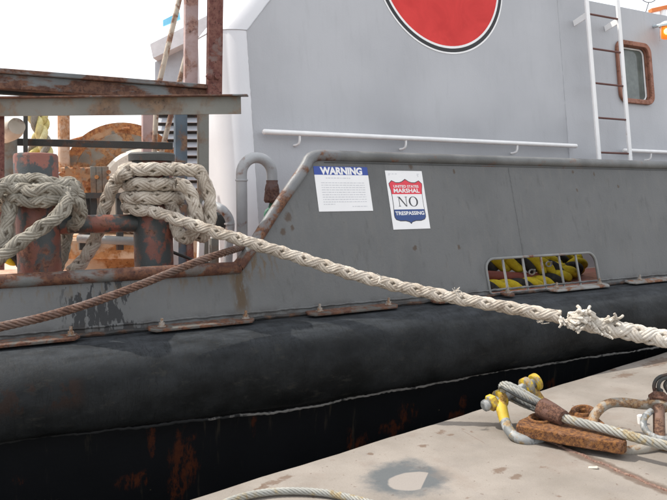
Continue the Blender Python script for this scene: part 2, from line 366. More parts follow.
M_FERR = rusty('brown ferrule', (.12, .06, .045), .5, 18, (.06, .028, .02), (.17, .085, .055), .75, bump=.6)
M_SHK = rusty('weathered shackle', (.30, .275, .235), .33, 14, (.20, .11, .06), (.36, .24, .13), .6, .15, bump=.5)
M_GALV = rusty('galvanised shackle', (.30, .31, .31), .12, 16, (.2, .13, .07), (.35, .25, .12), .45, .25, paint2=(.16, .17, .17), p2=.5)
M_YSHK = rusty('yellow painted shackle', (.56, .39, .03), .25, 16, (.25, .14, .04), (.4, .25, .06), .55, .12, paint2=(.24, .23, .20), p2=.45)
M_DARK = rusty('dark steel', (.04, .042, .04), .0, 7, (.07, .035, .025), (.13, .07, .045), .55)
M_DECK = rusty('red deck paint', (.27, .10, .07), .3, 3, (.19, .08, .05), (.34, .17, .11), .7)
M_DECKP = rusty('sunlit pink deck', (.60, .42, .34), .2, 2, (.40, .23, .16), (.5, .32, .23), .8, .1)  # sun on the red-brown deck put into the colour as pale pink
def plain(name, col, rough=.5, bump=0, var=.08, spec=.5):
    n = N(name); c = n.mix(n.step(n.noise(8, 5, .6), .3, .7), c3(col, 1-var), c3(col, 1+var))
    if bump: n.bump(n.noise(50, 4, .6), bump, .004)
    return n.out(c, rough, 0, spec)
M_WHITE = plain('white paint', (.86, .86, .855), .4, .15, .05)
M_WORNW = rusty('worn white ladder paint', (.86, .86, .855), -.3, 6, (.3, .2, .14), (.5, .38, .28), .45, .04)
M_RUNG = plain('brown rung', (.12, .045, .035), .6)
M_FRAME = rusty('brown window frame', (.30, .13, .085), .35, 14, (.16, .06, .04), (.34, .16, .10), .6, .15)
M_GLASS = plain('window glass', (.13, .15, .14), .08, 0, .2)
M_SIGNW = plain('sign white', (.80, .80, .80), .35, 0, .015)
M_SIGNB = plain('sign blue', (.022, .06, .30), .35, 0, .05)
M_SIGNN = plain('sign navy', (.02, .055, .20), .35, 0, .05)
M_SIGNR = plain('sign red', (.68, .035, .06), .35, 0, .05)
M_SIGNK = plain('sign black', (.03, .03, .035), .4, 0, .05)
M_SIGNG = plain('sign faint grey print', (.52, .53, .56), .4, 0, .05)
def mat_red():
    n = N('emblem red'); v = n.noise(3, 6, .6, dist=.8); c = n.mix(n.step(v, .3, .7), (.58, .036, .034), (.70, .052, .048))
    s = n.noise(5, 8, .7, dist=2); c = n.mix(n.m('MULTIPLY', n.step(s, .60, .72), .45), c, (.62, .13, .11)); return n.out(c, .6, 0, .25)
M_RED = mat_red()
M_EBLK = plain('emblem black', (.012, .012, .013), .45)
M_PIPE = rusty('pipe grey', (.36, .37, .38), -.15, 7, rough=.45, var=.12)
M_VALVE = rusty('valve rust', (.12, .07, .062), .6, 14, (.07, .032, .026), (.15, .08, .06), .65)
M_GREEN = plain('green pipe', (.07, .20, .13), .6)
M_VENT = plain('vent housing grey', (.46, .49, .53), .5)
M_VENTW = plain('vent housing white', (.72, .71, .72), .45)
M_LBLUE = plain('light blue', (.20, .58, .80), .5)
M_ORP = plain('orange paint', (.70, .20, .05), .5)
M_CAP = plain('lamp cap', (.45, .52, .55), .4)
def mat_amber():
    n = N('amber lens'); n.p.inputs['Emission Color'].default_value = (1, .22, .01, 1); n.p.inputs['Emission Strength'].default_value = .55
    return n.out((.8, .22, .02), .25)
M_AMB = mat_amber()
def mat_bulb():
    n = N('bulb'); n.p.inputs['Emission Color'].default_value = (1, .75, .15, 1); n.p.inputs['Emission Strength'].default_value = 3.0
    return n.out((1, .8, .3), .3)
M_BULB = mat_bulb()
def mat_water():
    n = N('harbour water'); n.bump(n.noise(2.2, 6, .6), .5, .05); return n.out((.012, .02, .02), .08)
M_WATER = mat_water()

# ================================================================ SETTING
wb = MB(); wb.add([(-2500, -2500, -.95), (2500, -2500, -.95), (2500, 2500, -.95), (-2500, 2500, -.95)], [(0, 1, 2, 3)])
wb.build('water', M_WATER, kind='structure')
# dock
e1 = onz(190, 498.5); e2 = onz(667, 351.5); ed = unit(e2-e1); en = unit(np.cross(ed, (0, 0, 1)))     # en points to the camera side
E0 = e1-ed*9; L = 30.; 
mb = MB(); top = []
K = 240
jit = [0.004*math.sin(i*.9)+random.uniform(-.003, .003) for i in range(K+1)]
A = [E0+ed*L*i/K+en*jit[i] for i in range(K+1)]; 
pr = [(0, -1.6), (0, -.012), (.006, -.003), (.02, 0)]
vv = []
for i in range(K+1):
    for q, z in pr: vv.append(A[i]+en*q+V((0, 0, z)))
    vv.append(E0+ed*L*i/K+en*25)
n5 = 5
mb.add(vv, [(i*n5+j, i*n5+j+1, (i+1)*n5+j+1, (i+1)*n5+j) for i in range(K) for j in range(4)])
dock = mb.build('dock', M_DOCK, kind='structure', sharp=60)
# weld seam across the dock
a = onz(540, 438); b = onz(680, 497)
mb = MB(); P, s = resample(np.array([a, b]), .01)
sdv = unit(np.cross(b-a, (0, 0, 1))); 
P = P+sdv*(.006*np.sin(s*37)+rng.normal(0, .0015, len(P)))[:, None]+V((0, 0, -.004))
mb.sweep(P, .013+.0015*np.sin(s*61)+rng.normal(0, .0012, len(P)), 8)
mb.build('weld_seam', rusty('weld seam rust', (.16, .10, .08), .5, 20, (.12, .06, .045), (.25, .16, .12), .8), dock)

# ================================================================ TUGBOAT
X0, X1 = -4.5, 14.0
boat = thing('tugboat', 'grey tugboat moored alongside the dock with black fender and red disc on its deckhouse', 'boat', (4, 4.5, -.95))
# hull below the fender
mb = MB(); prof = [(4.30, -2.0), (4.10, -.9), (4.03, -.02), (4.05, .1), (4.20, .52), (4.20, .548), (9.6, .548)]
for k, xx in enumerate(np.linspace(X0, X1, 20)):
    for y, z in prof: mb.v.append((xx, y, z))
m = len(prof)
for k in range(19):
    for j in range(m-2): mb.f.append((k*m+j, k*m+j+1, (k+1)*m+j+1, (k+1)*m+j))
mb.build('hull', M_HULL, boat)
dk = MB(); dk.box(((X0+X1)/2, 6.9, .535), (X1-X0, 5.4, .03)); dk.build('deck', M_DECKP, boat)
dk = MB(); dk.box((6.3, 4.73, .553), (11.5, 1.02, .006)); dk.build('side_deck', M_DECK, boat)
ob = MB(); ob.box(((X0+X1)/2, 9.55, .95), (X1-X0, .04, .8)); ob.cyl((X0, 9.55, 1.36), (X1, 9.55, 1.36), .04, 10); ob.build('far_bulwark', M_TAN, boat)

# fender: long rubber D profile with dents
prof = [(4.185, .556), (4.10, .560), (4.02, .556), (3.94, .540), (3.87, .510), (3.81, .465), (3.77, .41), (3.745, .35), (3.735, .285), (3.74, .22), (3.755, .16), (3.785, .105), (3.83, .065), (3.89, .04), (3.97, .03), (4.06, .03)]
mb = MB(); nx = 420; xs = np.linspace(X0, X1, nx); m = len(prof)
for i, xx in enumerate(xs):
    lift = .075*max(0, min(1, (1.9-xx)/1.6)); 
    for j, (y, z) in enumerate(prof):
        k = j/(m-1); wob = .008*math.sin(xx*1.7+j*.5)+.004*math.sin(xx*6.1+j*1.3)
        zz = z+lift*max(0, (.5-z)/.5); yy = y+wob*math.sin(k*math.pi)
        mb.v.append((xx, yy, zz))
for i in range(nx-1):
    for j in range(m-1): mb.f.append((i*m+j, i*m+j+1, (i+1)*m+j+1, (i+1)*m+j))
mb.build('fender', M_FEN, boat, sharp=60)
# chafed pale lip along the fender's lower edge
n = N('chafed edge'); X, Y, Z = n.xyz()
am = n.step(X, float(ony(120, 440, 3.84)[0]), float(ony(300, 405, 3.84)[0]), .30, .0)
k = n.step(n.m('SUBTRACT', n.noise(9, 8, .7), am), .36, .46)
M_CHAFE = n.out(n.mix(k, (.008, .009, .01), n.mix(n.noise(25, 4, .6), (.05, .05, .05), (.26, .25, .235))), .8)
mb = MB(); xs = np.linspace(X0, X1, 900); P = []; rr = []
for xx in xs:
    lift = .075*max(0, min(1, (1.9-xx)/1.6))
    P.append((xx, 3.862+.004*math.sin(xx*3.3), .040+lift*.93+.009*math.sin(xx*1.9+1)+.004*math.sin(xx*5.7)+.003*math.sin(xx*17)+random.uniform(-.003, .003))); rr.append(.0035+.004*abs(math.sin(xx*2.3+2*math.sin(xx*1.3)))+random.uniform(0, .0035))
mb.sweep(P, rr, 6); mb.build('chafed_lip', M_CHAFE, boat)

# bulwark plate
p_low = b2(0, 280); p_cor = b2(240, 269); p_top = b2(308.5, 155); p_far = b2(667, 165.5)
ul = (p_low[1]+p_cor[1])/2; ut = (p_top[1]+p_far[1])/2
xc0, xt0 = p_cor[0], p_top[0]
outer = [(X0, -.01), (X1, -.01), (X1, ut), (xt0+.09, ut), (xt0+.03, ut-.02), (xt0-.02, ut-.07), (xc0+.05, ul+.05), (xc0, ul+.01), (xc0-.05, ul), (X0, ul)]
TL, TR, BR, BL = b2(486.2, 259.5), b2(595, 252), b2(599, 285.5), b2(488.5, 297)
def rrect(x0, x1, y0, y1, r, n=6, rb=None):
    rb = r if rb is None else rb; o = []
    for cx, cy, rad, a0 in ((x1-rb, y0+rb, rb, -90), (x1-r, y1-r, r, 0), (x0+r, y1-r, r, 90), (x0+rb, y0+rb, rb, 180)):
        for k in range(n+1): t = R_(a0+90*k/n); o.append((cx+rad*math.cos(t), cy+rad*math.sin(t)))
    return o
hx0, hx1 = (TL[0]+BL[0])/2, (TR[0]+BR[0])/2; hy0, hy1 = .012, (TL[1]+TR[1])/2
hole = rrect(hx0, hx1, hy0, hy1, .09, 7, .03)
mb = MB(); mb.plate(BO, BX, BU, -BN, outer, [hole], .018); mb.build('bulwark', M_BUL, boat, sharp=30)
# rim round the freeing port and its bars
mb = MB(); hl = rrect(hx0, hx1, hy0, hy1, .09, 7, .03); pts = [bp(a, b, .004) for a, b in hl]; pts.append(pts[0])
mb.sweep(pts, .011, 8); rim = mb.build('port_rim', M_GREY, boat)
for pt, pb in ((502.8, 508.4), (522.5, 528.9), (541.7, 546.3), (559.6, 565.2), (576.2, 582.1)):
    s0 = b2(pt, 257)[0]; s1 = b2(pb, 292)[0]; s_ = (s0+s1)/2
    q = MB(); q.bar(bp(s_, hy0, -.004), bp(s_+random.uniform(-.004, .004), hy1, -.004), .018, .014, BN); q.build('port_bar', M_GREY, rim, bevel=.003)
# rails: low rusty part + sloping part, then the long high rail
rc = [bp(X0, ul, 0), bp(xc0-1.2, ul, 0), bp(xc0-.10, ul, 0), bp(xc0-.03, ul+.008, 0), bp(xc0+.03, ul+.05, 0), bp((xc0+xt0)/2, (ul+ut)/2-.005, 0), bp(xt0-.05, ut-.10, 0), bp(xt0+.0, ut-.028, 0), bp(xt0+.08, ut, 0), bp(xt0+.25, ut, 0)]
def fine(P, step=.03): return resample(catmull(P, step), step)[0]
P = fine(rc); cut = int(np.argmin(np.linalg.norm(P-bp(xc0+.10, ul+.10), axis=1)))
mb = MB(); mb.sweep(P[:cut+1], .041, 16); mb.build('low_rail', M_RAILR, boat)
mb = MB(); mb.sweep(P[cut:], .0405, 16); mb.build('sloping_rail', rusty('half rusty slope', (.15, .155, .16), .34, 6, (.075, .032, .02), (.17, .075, .035), .5), boat)
mb = MB(); mb.cyl(bp(xt0+.245, ut), bp(X1, ut), .040, 16); mb.build('high_rail', M_RAIL, boat)
mb = MB(); Pw = [bp(x, .045+random.uniform(-.003, .003), .002) for x in np.linspace(X0, X1, 500)]; mb.sweep(Pw, [.007+random.uniform(0, .004) for _ in Pw], 6); mb.build('weld_bead', M_BUL, boat)
xv = b2(514, 200)[0]; mb = MB(); Pw = [bp(xv+random.uniform(-.002, .002), u, -.001) for u in np.linspace(.30, ut-.06, 60)]; mb.sweep(Pw, [.004+random.uniform(0, .003) for _ in Pw], 6); mb.build('weld_bead', M_BUL, boat)
mb = MB(); mb.bar(bp(xt0+.12, ut-.052, .001), bp(X1, ut-.052, .001), .004, .006, BU); mb.build('rail_seam', M_DARK, boat)
# dark ledge between bulwark and fender
mb = MB(); Pw = [(x, 4.165+.004*math.sin(x*7), .572+random.uniform(-.004, .004)) for x in np.linspace(X0, X1, 400)]; mb.sweep(Pw, .013, 6); mb.build('fender_clamp_strip', rusty('clamp strip', (.03, .03, .03), .2, 7, (.06, .03, .02), (.10, .06, .04), .8), boat)
# hold-down plates
def hplate(pa, pb, mat, bolts, py=None):
    xa = onplane(pa, 345-.0953*pa, (0, 0, .566), (0, 0, 1))[0]; xb = onplane(pb, 345-.0953*pb, (0, 0, .566), (0, 0, 1))[0]
    xa = ony(pa, 346-.095*pa, 4.09)[0]; xb = ony(pb, 346-.095*pb, 4.09)[0]
    W = .10; y0 = 4.135; ch = .035
    pts = [(xa+ch, y0-W), (xb-ch, y0-W), (xb, y0-W*.55), (xb-.01, y0), (xa+.01, y0), (xa, y0-W*.55)]
    q = MB(); z = .580; q.prism([(x, y, z-.09*(4.135-y)) for x, y in pts], (0, 0, .017)); pl = q.build('hold_down_plate', mat, boat, bevel=.004)
    for bx in bolts:
        X = ony(bx, 342-.095*bx, 4.09)[0]; X = min(max(X, xa+.04), xb-.04); c = V((X, 4.095, .593))
        q = MB(); q.lathe(c, (0, 0, 1), [(0, .026), (.004, .026)], 16); q.lathe(c+V((0, 0, .004)), (0, 0, 1), [(0, .018), (.020, .018)], 6); q.lathe(c+V((0, 0, .02)), (.05, 0, 1), [(0, .009), (.030, .009)], 10)
        q.build('bolt', M_BOLT, pl)
hplate(-60, 80, M_PLATE, (-40, 71)); hplate(148, 254, M_PLATE, (162, 246)); hplate(307, 397, M_PLATE, (320, 389)); hplate(432, 480, M_PLATE, (451,))
hplate(503, 513, M_PLATE, (508,)); hplate(549, 607, M_PLATEG, (557, 600)); hplate(628, 700, M_PLATEG, (640, 690))

# deckhouse
s247, u_ = w2(247, 30); uz_k = u_; s270, u270 = w2(270, 0); kx = (s270-s247)/(u270-u_)
XS = w2(562, 60)[0]                                # seam
HT = 4.1; RR = .25
def section(s0, u, sright):
    """plan outline at height u: flat side to rounded corner to flat front"""
    o = [wp(sright, u)]
    c = wp(s0, u); n = 14
    for k in range(n+1):
        t = k/n*math.pi/2; o.append(c+V((-RR*math.sin(t), RR*(1-math.cos(t)), 0)))
    o.append(c+V((-RR, .62-WL_*u*.3, 0))); return o
rows = [section(s247, 0, XS), section(s247, uz_k, XS), section(s247+kx*(HT-uz_k), HT, XS)]
mb = MB(); m = len(rows[0])
for r in rows: mb.v.extend(map(tuple, r))
for i in range(2):
    mb.f.append((i*m, i*m+1, (i+1)*m+1, (i+1)*m))
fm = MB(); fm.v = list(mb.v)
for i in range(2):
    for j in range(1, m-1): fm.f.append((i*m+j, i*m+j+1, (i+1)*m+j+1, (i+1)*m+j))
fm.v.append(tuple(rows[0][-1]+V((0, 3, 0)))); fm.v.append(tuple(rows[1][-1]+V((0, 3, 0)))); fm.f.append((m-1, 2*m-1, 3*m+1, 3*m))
top = rows[2]; o = len(mb.v); mb.v.append((float(XS), float(top[-1][1]), float(top[-1][2]))); mb.f.append(tuple(range(2*m, 3*m))+(o,))
mb.v.append((float(XS), float(rows[0][-1][1]), WZ)); mb.f.append((0, o+1, o, 2*m))
mb.build('deckhouse', M_HOUSE, boat, sharp=25)
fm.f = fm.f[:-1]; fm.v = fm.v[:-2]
fm.build('rounded_front', rusty('lighter front', (.70, .71, .735), -1.0, 4, rough=.45, var=.04, bump=.12), boat, sharp=25)  # rounded front coloured lighter than the deckhouse side
uroof = w2(667, 16)[1]
# lower deckhouse wall with a window opening
f0 = [w2(617, 42), w2(651, 45), w2(651, 104), w2(617, 104)]
wx0, wx1 = w2(616.5, 73)[0], w2(650.5, 73)[0]; wy0, wy1 = w2(634, 104)[1], w2(634, 42.5)[1]
fr = .055
mb = MB(); mb.plate(WO, BX, WU, -WN, [(XS, 0), (X1-1, 0), (X1-1, uroof), (XS, uroof)], [rrect(wx0+.03, wx1-.03, wy0+.03, wy1-.03, .10)], .02)
hw = mb.build('deckhouse_wall', M_HOUSE, boat, sharp=25)
rf = MB(); rf.box(((XS+X1-1)/2, WY+WL_*uroof+2.05, WZ+uroof-.03), (X1-1-XS, 4.0, .05)); rf.build('roof', M_HOUSE, hw)
win = MB().plate(WO+WN*.002, BX, WU, WN, rrect(wx0, wx1, wy0, wy1, .12, 8), [rrect(wx0+fr, wx1-fr, wy0+fr, wy1-fr, .075, 8)], .035).build('window', M_FRAME, boat, bevel=.006)
MB().plate(WO-WN*.05, BX, WU, -WN, rrect(wx0+.03, wx1-.03, wy0+.03, wy1-.03, .09, 6), [], .008).build('pane', M_GLASS, win)
q = MB(); pts = [wp(a, b, -.04) for a, b in rrect(wx0+fr+.012, wx1-fr-.012, wy0+fr+.012, wy1-fr-.012, .07, 6)]; q.sweep(pts+[pts[0]], .010, 6); q.build('gasket', M_WHITE, win)
q = MB(); pts = [wp(a, b, -.02) for a, b in rrect(wx0+.035, wx1-.035, wy0+.035, wy1-.035, .09, 6)]; q.sweep(pts+[pts[0]], .024, 6); q.build('inner_frame', M_FRAME, win)
MB().box(wp((wx0+wx1)/2-.05, (wy0+wy1)/2, -.35), (.5, .01, .9), (BX, WN, WU)).build('curtain', plain('curtain', (.42, .44, .40), .8), win)
# weld lines of the deckhouse
for s_a, u_a, s_b, u_b in ((s247, 0, s247, uz_k), (s247, uz_k, s247+kx*(HT-uz_k), HT), (XS-.001, 0, XS-.001, uroof)):
    q = MB(); P, _ = resample(np.array([wp(s_a, u_a, .0), wp(s_b, u_b, .0)]), .03); P = P+rng.normal(0, .0012, P.shape); q.sweep(P, .0045, 6); q.build('weld_line', M_HOUSE, boat)
# knuckle seam across the rounded front
q = MB(); q.sweep(rows[1][1:], .005, 6); q.build('knuckle_weld', M_HOUSE, boat)
# red disc emblem
pts = np.array([w2(*p) for p in ((383.6, 0), (411, 37), (454.7, 53), (483.5, 43.5), (502, 0))])
Am = np.c_[2*pts, np.ones(len(pts))]; sol = np.linalg.lstsq(Am, (pts**2).sum(1), rcond=None)[0]; ecx, ecy = sol[:2]; eR = math.sqrt(sol[2]+ecx**2+ecy**2)
print('emblem', ecx, ecy, eR, 'uroof', uroof, 'ul', ul, 'ut', ut)
def circ(r, n=96): return [(ecx+r*math.cos(2*math.pi*k/n), ecy+r*math.sin(2*math.pi*k/n)) for k in range(n)]
em = MB().plate(WO+WN*.001, BX, WU, WN, circ(eR), [circ(eR-.016)], .003).build('disc_emblem', M_WHITE, boat)
MB().plate(WO+WN*.001, BX, WU, WN, circ(eR-.016), [circ(eR-.055)], .003).build('black_ring', M_EBLK, em)
MB().plate(WO+WN*.001, BX, WU, WN, circ(eR-.055), [circ(eR-.078)], .003).build('white_ring', M_WHITE, em)
MB().plate(WO+WN*.001, BX, WU, WN, circ(eR-.078), [], .003).build('red_disc', M_RED, em)
# hand rails
def handrail(pa, pb):
    a = onw(*pa, .07); b = onw(*pb, .07); z = (a[2]+b[2])/2; a[2] = b[2] = z; a[1] = b[1] = (a[1]+b[1])/2
    q = MB(); q.sweep([a-V((.012, 0, 0)), a, b, b+V((.012, 0, 0))], [.012, .023, .023, .012], 12); h = q.build('hand_rail', M_WHITE, boat)
    Lr = b[0]-a[0]
    for px in (300, 406, 517, 650, 700):
        if not pa[0] < px < pb[0]: continue
        x = onw(px, 140, .07)[0]; c = V((x, a[1], z-.01))
        q = MB(); q.tube([c, c+V((0, 0, -.05)), c+V((-.005, .01, -.078)), c+V((-.02, .04, -.09)), c+V((-.03, .085, -.09))], .011, 10, .01); q.build('stand_off', M_WHITE, h)
handrail((264, 133), (576, 145)); handrail((624, 149.5), (760, 157))
# ladder
lad = None
OFF = .20
def lp(px, py): return onw(px, py, OFF)
la, lb = lp(586, 0), lp(599.5, 158); ra, rb = lp(617.8, 0), lp(629.7, 158)
sl = ((la[0]+lb[0])/2, (ra[0]+rb[0])/2)
def lat(s, u, off=OFF): return wp(s, u, off)
u_top = w2(590, 0)[1]+.9
q = MB(); q.bar(lat(sl[0], 0), lat(sl[0], u_top), .055, .022, WN); lad = q.build('ladder', M_WORNW, boat, bevel=.003)
q = MB(); q.bar(lat(sl[1], 0), lat(sl[1], u_top), .055, .022, WN); q.build('side_rail', M_WORNW, lad, bevel=.003)
def lu(py, px): r = lp(px, py)-WO; return float(np.dot(r, WU))
us = [lu(16.5, 604), lu(49.5, 607), lu(83.5, 610), lu(118.5, 612.5), lu(153, 614.5)]
st = (us[0]-us[4])/4
for k in range(-2, 8):
    u = us[4]+st*(4-k) if False else us[0]-st*k
    if u < .1: continue
    q = MB(); q.cyl(lat(sl[0]+.012, u), lat(sl[1]-.012, u), .011, 10); q.build('rung', M_RUNG, lad)
for s_ in sl:
    for k in (-.06, -4.6*0-1.9):
        u = us[0]+st*k if k > -1 else .5
        q = MB(); q.bar(wp(s_, u-.02, .003), wp(s_, u+.01, OFF-.011), .012, .07, WU); q.build('bracket', M_WORNW, lad, bevel=.002)
# lamp on the wall, and roof items at the corner
lc = onw(666, 33, .16)
lamp = thing('bulkhead_lamp', 'small amber lamp glowing under a grey cap on the deckhouse wall', 'lamp', onw(664, 20, 0.0))
q = MB(); q.lathe(lc+V((0, 0, .075)), (0, 0, 1), [(0, .085), (.02, .085), (.05, .06), (.065, .03)], 24); q.build('lamp_cap', M_CAP, lamp)
q = MB(); q.lathe(lc+V((0, 0, -.075)), (0, 0, 1), [(0, .02), (.012, .05), (.05, .064), (.14, .066)], 24); q.build('lens', M_AMB, lamp)
q = MB(); q.lathe(lc+V((-.055, -.045, -.03)), (0, 0, 1), [(0, .008), (.02, .028), (.05, .03), (.07, .01)], 12); q.build('bulb', M_BULB, lamp)
for k in range(5):
    t = k*2*math.pi/5+.4; q = MB(); o_ = V((.076*math.cos(t), .076*math.sin(t), 0)); q.cyl(lc+o_+V((0, 0, -.08)), lc+o_+V((0, 0, .08)), .004, 6); q.build('guard_wire', M_CAP, lamp)
q = MB(); q.cyl(lc+V((0, 0, .11)), lc+V((0, .17, .11)), .02, 10); q.build('bracket_arm', M_CAP, lamp)
zr = WZ+uroof*WU[2]
orb = thing('roof_rack', 'orange beam on a white stub at the roof edge above the lamp', 'roof rack', onw(660, 14, -.4))
a = at(650, 11, 9.3); b = at(700, 0, 9.3)
MB().bar(a, b, .10, .05).build('beam', M_ORP, orb, bevel=.004)
MB().bar(a+V((.02, 0, -.06)), a+V((.02, 0, -.16)), .06, .06, (0, 1, 0)).build('bracket', M_POSTR, orb, bevel=.004)
c = at(663, 8, 9.3); MB().cyl(c, c+V((0, 0, -.3)), .04, 12).build('stub_post', M_WHITE, orb)
cc = at(649, -6, 9.2); q = MB(); pts = [cc+(RT*math.cos(t)+UP*.95*math.sin(t))*.115 for t in np.linspace(0, 2*math.pi, 40)]; q.sweep(pts, .005, 6)
q.cyl(cc+V((0,0,-.11)), cc+V((0,.1,-.4)), .005, 6)
tag(q.build('cable_loop', M_EBLK), 'thin black cable loop sticking up over the roof edge', 'cable')

# ================================================================ SIGNS
def text(s, size, mat, name, O, parent, width=None, off=.0035, align='CENTER', bold=0., slant=0.):
    cu = bpy.data.curves.new('txt', 'FONT'); cu.body = s; cu.size = size; cu.align_x = align; cu.align_y = 'CENTER'; cu.offset = bold; cu.extrude = .0004; cu.resolution_u = 4; cu.shear = slant
    o = bpy.data.objects.new('txt', cu); C.collection.objects.link(o); bpy.context.view_layer.update()
    me = bpy.data.meshes.new_from_object(o.evaluated_get(bpy.context.evaluated_depsgraph_get())); bpy.data.objects.remove(o)
    co = np.zeros(len(me.vertices)*3); me.vertices.foreach_get('co', co); co = co.reshape(-1, 3)
    w_ = co[:, 0].max()-co[:, 0].min(); k = 1 if width is None else width/w_
    mid = (co[:, 0].max()+co[:, 0].min())/2; midy = (co[:, 1].max()+co[:, 1].min())/2
    W = BX[None]*((co[:, :1]-mid)*k)+BU[None]*(co[:, 1:2]-midy)+BN[None]*(co[:, 2:3]+off)
    c = V(O); me.vertices.foreach_set('co', W.reshape(-1).astype('f')); me.update(); me.materials.clear(); me.materials.append(mat)
    return link(name, me, c, parent)
def signrect(c):
    p = [b2(*q) for q in c]; x0 = (p[0][0]+p[3][0])/2; x1 = (p[1][0]+p[2][0])/2; y1 = (p[0][1]+p[1][1])/2; y0 = (p[2][1]+p[3][1])/2
    return x0, x1, y0, y1
def flat(name, mat, pts, parent, off, th=.001, holes=()):
    return MB().plate(BO+BN*off, BX, BU, BN, pts, holes, th).build(name, mat, parent)
# warning notice
x0, x1, y0, y1 = signrect(((313.5, 166.5), (366.7, 167), (373, 210.5), (318.6, 212)))
print('sign w', x0, x1, y0, y1)
sg = thing('warning_sign', 'white notice with a blue WARNING header on the bulwark, near the sloping rail', 'sign', bp((x0+x1)/2, y0, 0))
hh = (y1-y0)*.19
flat('panel', M_SIGNW, [(x0, y0), (x1, y0), (x1, y1-hh), (x0, y1-hh)], sg, .001, .002)
flat('header', M_SIGNB, [(x0, y1-hh), (x1, y1-hh), (x1, y1), (x0, y1)], sg, .001, .002)
text('WARNING', hh*1.12, M_SIGNW, 'lettering', bp((x0+x1)/2, y1-hh*.52, 0), sg, (x1-x0)*.78, .0034, bold=.0035)
random.seed(3)
q = MB()
for r_ in range(13):
    yy = y1-hh-(y1-y0)*(.07+.053*r_)
    if r_ == 1: continue
    xx = x0+(x1-x0)*(.10 if r_ > 1 else .2); xe = x1-(x1-x0)*(.10 if r_ not in (0, 11) else .35)
    if r_ == 12: xx = x0+(x1-x0)*.62
    if r_ == 11: xx, xe = x0+(x1-x0)*.1, x0+(x1-x0)*.3
    while xx < xe:
        w_ = random.uniform(.006, .03); w_ = min(w_, xe-xx+.002)
        q.box(bp(xx+w_/2, yy, .0035), (w_, .0045, .0006), (BX, BU, BN)); xx += w_+.006
q.build('small_print', M_SIGNG, sg, kind='stuff')
# marshal notice
x0, x1, y0, y1 = signrect(((385, 170.6), (421.5, 171.2), (430, 228.5), (393, 229.7)))
print('sign m', x0, x1, y0, y1)
sg = thing('no_trespassing_sign', 'white poster with red, white and blue shield reading NO TRESPASSING on the bulwark', 'sign', bp((x0+x1)/2, y0, 0))
flat('panel', M_SIGNW, [(x0, y0), (x1, y0), (x1, y1), (x0, y1)], sg, .001, .002)
W = x1-x0; Hh = y1-y0
def S(a, b): return (x0+W*a, y0+Hh*b)
def half(k):                                  # shield outline, left half bottom to top, k = inset
    return [(.5, .085+k*1.3), (.46, .115+k), (.36, .135+k), (.22, .135+k), (.11+k, .16+k*.6), (.075+k, .20), (.07+k, .24), (.085+k, .40), (.085+k, .55), (.075+k, .66), (.05+k, .74), (.045+k, .78-k*.2), (.13+k*.6, .835-k), (.24, .80-k), (.33, .80-k), (.40, .815-k), (.5, .86-k*1.3)]
def shield(k):
    h = half(k); return [S(a, b) for a, b in h]+[S(1-a, b) for a, b in reversed(h[1:-1])]
sh = shield(0.)
M_LINE = M_SIGNN
flat('shield_border', M_SIGNK, shield(0.), sg, .0032, .0006)
def clip(pts, lo, hi):
    def cl(P, f, y, keep):
        o = []
        for i in range(len(P)):
            a, b = P[i], P[(i+1) % len(P)]; ka, kb = keep(a[1]), keep(b[1])
            if ka: o.append(a)
            if ka != kb: t = (y-a[1])/(b[1]-a[1]); o.append((a[0]+(b[0]-a[0])*t, y))
        return o
    P = cl(pts, 0, lo, lambda v: v >= lo); return cl(P, 0, hi, lambda v: v <= hi)
yb, yr = y0+Hh*.335, y0+Hh*.595
ins = shield(.014)
flat('shield_red', M_SIGNR, clip(ins, yr, 99), sg, .0039, .0006)
flat('shield_white', M_SIGNW, clip(ins, yb, yr), sg, .0039, .0006)
flat('shield_blue', M_SIGNN, clip(ins, -99, yb), sg, .0039, .0006)
text('UNITED STATES', Hh*.062, M_SIGNW, 'lettering', bp(x0+W*.5, y0+Hh*.728), sg, W*.68, .0052, bold=.0006)
text('MARSHAL', Hh*.095, M_SIGNW, 'lettering', bp(x0+W*.5, y0+Hh*.655), sg, W*.70, .0052, bold=.0012)
text('TRESPASSING', Hh*.085, M_SIGNW, 'lettering', bp(x0+W*.5, y0+Hh*.27), sg, W*.78, .0052, bold=.001)
q = MB(); u0, u1 = y0+Hh*.385, y0+Hh*.55; hN = u1-u0
def seg(a, b, th):
    a = V(a); b = V(b); t = unit(b-a); m_ = V((-t[1], t[0]))*th/2; pts = [a-m_, b-m_, b+m_, a+m_]; q.prism([bp(p[0], p[1], .0047) for p in pts], BN*.0006)
nx0, nx1 = x0+W*.24, x0+W*.46
seg((nx0+.006, u0), (nx0+.006, u1), .005); seg((nx1-.004, u0), (nx1-.004, u1), .005)
q.prism([bp(a, b, .0054) for a, b in ((nx0, u1), (nx0+.014, u1), (nx1-.002, u0), (nx1-.012, u0))], BN*.0006)
for cx, cy in ((nx0+.006, u0+.002), (nx0+.002, u1-.002), (nx1-.004, u1-.002)): seg((cx-.010, cy), (cx+.010, cy), .004)
q.build('letter_n', M_SIGNK, sg)
ocx, ocy = x0+W*.64, (u0+u1)/2; orx, ory = W*.125, hN/2+.002
flat('letter_o', M_SIGNK, [(ocx+orx*math.cos(t), ocy+ory*math.sin(t)) for t in np.linspace(0, 2*math.pi, 33)[:-1]], sg, .0047, .0006, [[(ocx+orx*.66*math.cos(t), ocy+ory*.90*math.sin(t)) for t in np.linspace(0, 2*math.pi, 33)[:-1]]])
q = MB()
for a, b, w_ in ((.06, .945, .08), (.16, .945, .06), (.24, .945, .07), (.06, .925, .05), (.84, .945, .07), (.84, .925, .05), (.85, .905, .04)): q.box(bp(*S(a+w_/2, b), .0035), (W*w_*.8, .004, .0006), (BX, BU, BN))
q.build('small_print', M_SIGNG, sg, kind='stuff')

